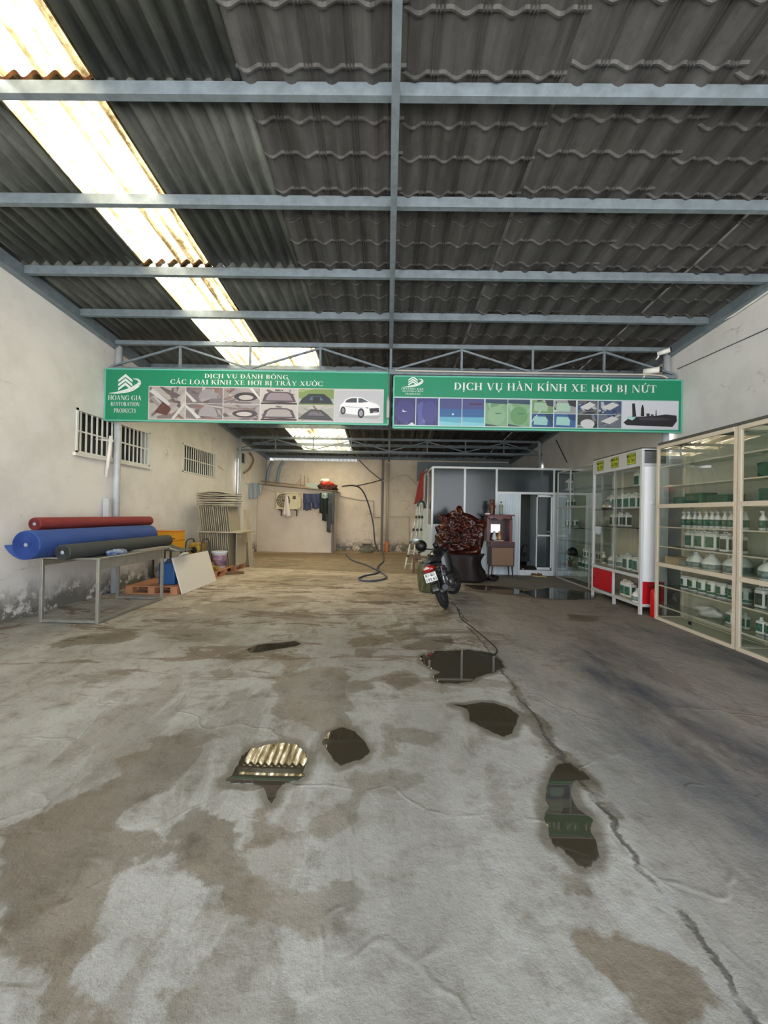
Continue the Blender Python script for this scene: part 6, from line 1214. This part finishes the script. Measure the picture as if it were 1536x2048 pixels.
bpy.context.view_layer.update()
# ================================================================== ROOT SCULPTURE, ALTAR, SMALL THINGS
rs = thing('root_sculpture', 'glossy reddish-brown carved tree-root slab on a dark base behind the motorbike', 'sculpture', (0, 8.75, 0)); YS_ = 8.75
OUT = [(590, 250), (640, 262), (720, 255), (790, 235), (830, 195), (880, 180), (915, 130), (950, 95), (1005, 110), (1030, 190), (1060, 225), (1150, 250), (1230, 290), (1310, 340), (1400, 360), (1450, 400), (1440, 480), (1420, 580), (1400, 700), (1370, 840), (1345, 960), (1150, 975), (950, 965), (700, 990), (610, 975), (560, 880), (520, 780), (540, 700), (530, 640), (570, 590), (545, 520), (530, 480), (600, 450), (640, 430), (620, 380), (590, 320)]
def zp(x, y, Y): return at(810 + x * .11229, 1000 + y * .11230, Y)
OP = [zp(x, y, YS_) for x, y in OUT]; oc = zp(960, 640, YS_); Rn = random.Random(4); ph = [Rn.uniform(0, 6) for _ in range(10)]
from mathutils import noise as mn
def slab(u, v, sgn):
    n = len(OP); f = u * n; i = int(f) % n; t = f - int(f); e = OP[i].lerp(OP[(i + 1) % n], t) - oc; k = v
    q = oc + e * k; d = .16 * math.sqrt(max(0, 1 - v ** 3)); nz = mn.fractal(Vector((q.x * 8, q.z * 8, sgn * 3)), .7, 2.2, 6); rz = abs(mn.noise(Vector((q.x * 7 + 5, q.z * 4, 1))))
    return Vector((q.x, sgn * (d * (.75 + .25 * v) + .13 * nz * (1 - v ** 8) - .07 * rz), q.z))
M_root = mat('lacquered_root', (84, 32, 19), .25, rgb2=(24, 10, 8), scale=9, coat=.35, bump=.9, bscale=30)
mb = MB(); mb.m(M_root); mb.grid(lambda u, v: slab(u, v, -1), 108, 22); mb.grid(lambda u, v: slab(u, v, 1), 108, 10); mb.build('carved_slab', None, rs, weld=True)
M_root2 = mat('dark_root', (34, 13, 12), .6, rgb2=(12, 7, 8), scale=6, coat=.0, bump=.5, bscale=14)
def stump(u, v):
    a = 2 * PI * u; w_ = .62 + .05 * math.sin(3 * a) + .04 * math.sin(7 * a + 1) + .10 * (1 - v) ** 3 * (1 + math.sin(5 * a)) + .10 * mn.fractal(Vector((math.cos(a) * 2, math.sin(a) * 2, v * 2)), .8, 2.0, 4); z = .02 + .60 * v
    cx = (zp(1060, 0, YS_).x); return Vector((cx + w_ * .72 * math.cos(a) * (1 - .12 * math.sin(PI * v)), .30 * math.sin(a) * (1 + .2 * math.sin(4 * a)), z))
mb = MB(); mb.m(M_root2); mb.grid(stump, 48, 12); mb.poly([stump(i / 48, 1) for i in range(48)]); mb.poly([stump(i / 48, 0) for i in range(48)]); mb.build('root_base', None, rs, weld=True)
crumple('root_lump', 'small black root lump on the floor beside the altar cabinet', 'root', tuple(fl(985, 1161)), (.13, .10, .07), M_root2, 12)
# altar
AY = 9.32; ax0, ax1 = at(983, 1100, AY).x, at(1029, 1100, AY).x; aw = (ax1 - ax0) / 2; acx = (ax0 + ax1) / 2
sc_ = thing('side_cabinet', 'light brown wooden cabinet on tapered legs carrying the red altar', 'cabinet', (acx, AY, 0)); M_wd = mat('brown_veneer', (134, 104, 78), .5, var=.08, stretch=(1, 1, 6)); M_wdd = mat('dark_veneer', (78, 54, 42), .5)
mb = MB(); mb.m(M_wdd).box(-aw, aw, 0, .38, .27, .74, .003); mb.build('body', None, sc_); mb = MB(); mb.m(M_wd).box(-aw + .01, aw - .03, -.008, 0, .30, .725); mb.build('door', None, sc_)
for sx_ in (-1, 1):
    for y in (.04, .34): mb = MB(); mb.m(M_wdd); mb.cyl((sx_ * (aw - .04), y, .27), (sx_ * (aw - .02), y, 0), .020, 10, .012); mb.build('leg', None, sc_)
al = thing('altar', 'red lacquered altar box with a lit white figure inside', 'altar', (at(999, 1060, AY).x, AY - .02, .742)); M_lac = mat('red_lacquer', (84, 12, 16), .3, coat=.15); M_lac2 = mat('dark_lacquer', (52, 12, 16), .3)
w2 = .275; hA = .76
mb = MB(); mb.m(M_lac).box(-w2 + .06, w2 + .10, .0, .36, 0, .13, .004); mb.build('drawer_base', None, al); mb = MB(); mb.m(M_lac2).box(-w2 + .09, w2 + .07, -.006, 0, .02, .11, .003); mb.build('drawer', None, al)
for s_ in (-1, 1): mb = MB(); mb.m(M_lac).box(s_ * w2 - .03, s_ * w2 + .03, .03, .34, .13, hA, .004); mb.box(s_ * w2 - .035, s_ * w2 + .035, .0, .05, .13, hA - .05, .01); mb.build('side_panel', None, al)
mb = MB(); mb.m(M_lac2).box(-w2, w2, .33, .35, .13, hA); mb.build('back_panel', None, al); mb = MB(); mb.m(M_lac).box(-w2, w2, .02, .34, .13, .15); mb.build('floor_panel', None, al)
mb = MB(); mb.m(M_lac); mb.box(-w2 - .08, w2 + .08, -.03, .38, hA, hA + .035, .006); mb.prism([(-w2, .0, hA), (w2, .0, hA), (w2, .0, hA - .09), (.12, .0, hA - .05), (0, .0, hA - .11), (-.12, .0, hA - .05), (-w2, .0, hA - .09)], (0, .03, 0)); mb.build('crown', None, al)
mb = MB(); mb.m(emit('altar_glow', (225, 232, 245), .3)).box(-.13, .10, .31, .325, .34, .55); mb.build('light_panel', None, al)
def fig(m): m.lathe([(.06, 0), (.075, .03), (.055, .10), (.045, .14), (.02, .16), (.032, .18), (.03, .21), (.008, .225)], (0, .22, .16), 14)
for x, m_ in ((-.07, M_whiteg), (.06, mat('gold_paint', (190, 150, 90), .4, .3))): mb = MB(); mb.m(m_); fig(mb); o = mb.build('figurine', None, al); o.location.x = x
for k in range(5): mb = MB(); mb.m(M_whiteg).lathe([(.014, .13), (.022, .155), (.022, .165)], (-.10 + .05 * k, .06, .0), 10); mb.build('cup', None, al)
zt = .742 + hA + .036; p = at(985, 1020, AY); vs = thing('vase', 'brown carved wooden vase on the altar top', 'vase', (p.x + .02, AY + .14, zt)); mb = MB(); mb.m(mat('vase_brown', (104, 58, 36), .35, var=.4, scale=20)).lathe([(.055, 0), (.06, .02), (.045, .05), (.085, .16), (.09, .22), (.05, .29), (.045, .31), (.07, .345), (.065, .35)], n=20); mb.build('body', None, vs)
mb = MB(); mb.m(mat('vase_rim', (44, 28, 22), .4)).lathe([(.068, .342), (.074, .35), (.074, .358), (.06, .36)], n=20); mb.build('rim', None, vs)
p = at(975, 1028, AY); bb = thing('small_box', 'small flat white box beside the brown vase on the altar', 'box', (p.x, AY + .02, zt)); mb = MB(); mb.m(M_whiteg).box(-.055, .055, -.04, .04, 0, .028, .003); mb.build('box', None, bb); mb = MB(); mb.m(M_card).box(-.057, .057, -.042, .042, .02, .032, .002); mb.build('lid', None, bb)
p = at(1005, 1020, AY); sg = thing('green_vase', 'slim pale green ceramic vase with a dark stopper on the altar', 'vase', (p.x, AY + .12, zt)); mb = MB(); mb.m(mat('celadon', (128, 146, 118), .3)).lathe([(.04, 0), (.045, .02), (.038, .12), (.05, .21), (.035, .24)], n=16); mb.build('body', None, sg)
mb = MB(); mb.m(mat('cream_ceramic', (196, 190, 172), .4)).lathe([(.03, .235), (.03, .27), (.016, .29)], n=12); mb.build('neck', None, sg); mb = MB(); mb.m(M_blk).ball((0, 0, .305), .022, n=10); mb.build('stopper', None, sg)
# glass-green drum behind the number plate
p = fl(856, 1190); dm = thing('green_pot', 'big olive glazed pot standing behind the number plate', 'pot', (p.x + .02, p.y + .34, 0)); mb = MB(); mb.m(mat('olive_glaze', (110, 116, 84), .2, rgb2=(58, 66, 50), scale=7, coat=.5, stretch=(3, 3, .6))).lathe([(.15, 0), (.17, .02), (.20, .25), (.205, .42), (.19, .54), (.17, .58), (.18, .60), (.16, .60), (.15, .5)], n=24); mb.build('pot_body', None, dm)
mb = MB(); mb.m(mat('olive_rim', (150, 152, 112), .4)).lathe([(.172, .575), (.190, .585), (.190, .605), (.172, .612)], n=24); mb.build('rim', None, dm)
# stool
p = fl(836, 1146); st = thing('stool', 'small brown wooden stool left of the motorbike handlebar', 'stool', (p.x + .05, p.y + .12, 0)); M_stl = mat('stool_wood', (120, 90, 70), .7, var=.1)
mb = MB(); mb.m(M_stl).box(-.20, .20, -.14, .14, .38, .42, .006); mb.build('seat', None, st)
for x in (-.16, .16):
    for y in (-.10, .10): mb = MB(); mb.m(M_stl).box(x - .022, x + .022, y - .022, y + .022, 0, .38); mb.build('leg', None, st)
for y in (-.10, .10): mb = MB(); mb.m(M_stl).box(-.14, .14, y - .012, y + .012, .28, .34); mb.build('rail', None, st)
# telescopic ladder
LY0 = 10.2; ld = thing('ladder', 'telescopic aluminium A-frame ladder leaning at the cabin corner', 'ladder', (0, 0, 0)); M_lal = mat('ladder_alu', (206, 206, 200), .35, .4)
tp = [Vector((.88, 10.95, 1.78)), Vector((1.00, 10.95, 1.78))]; ft = [(at(817, 1132, 10.2), -1), (at(826, 1137, 10.2), 1), (at(838, 1130, 10.9), -1), (at(850, 1126, 11.2), 1)]
legs = [(Vector((.48, 10.3, .0)), tp[0]), (Vector((.66, 10.15, .0)), tp[0] + Vector((.05, -.1, 0))), (Vector((.86, 10.5, 0)), tp[1])]
for a, b_ in legs:
    mb = MB(); mb.m(M_lal)
    for k in range(5): q0, q1 = a.lerp(b_, k / 5), a.lerp(b_, (k + 1) / 5); mb.cyl(q0, q1, .030 - .002 * k, 10)
    st_ = mb.build('stile', None, ld)
    for k in range(1, 5): q = a.lerp(b_, k / 5); d = (b_ - a).normalized(); mb = MB(); mb.m(M_dst).cyl(q - d * .03, q + d * .03, .036, 10); mb.build('collar', None, st_)
for k in range(6):
    t = (k + .6) / 6.5; mb = MB(); mb.m(M_lal).bar(legs[0][0].lerp(legs[0][1], t), legs[1][0].lerp(legs[1][1], t), .045, .025); mb.build('rung', None, ld)
mb = MB(); mb.m(M_dst).tube(smoothpts([tp[0] + Vector((-.03, 0, -.05)), tp[0] + Vector((.0, 0, .07)), tp[1] + Vector((0, 0, .09)), tp[1] + Vector((.05, 0, -.10))]), .035, 10); mb.build('top_hinge', None, ld)
# flag on the cabin corner
fg = thing('red_cloth', 'dark red cloth hanging from the side top of the cabin', 'cloth', (XA - .06, 11.6, 2.74)); mb = MB(); mb.m(mat('cloth_red', (142, 34, 38), .85, var=.15)); mb.grid(lambda u, v: Vector((-.10 - .03 * math.sin(7 * u) - .14 * (1 - v) * u, -1.0 + 1.3 * u * (1 - .3 * v), -.0 - (.82 + .10 * u) * (1 - v))), 16, 8); mb.build('cloth', None, fg, solid=.006)
mb = MB(); mb.m(M_lal).tube([(-.02, -1.05, .012), (-.02, .4, .012)], .014, 8); mb.build('rod', None, fg)
# white chest next to the cabin wall, behind the motorbike
wb_ = thing('white_chest', 'cream ribbed box against the cabin wall behind the ladder', 'box', (1.18, 9.45, 0)) if False else None
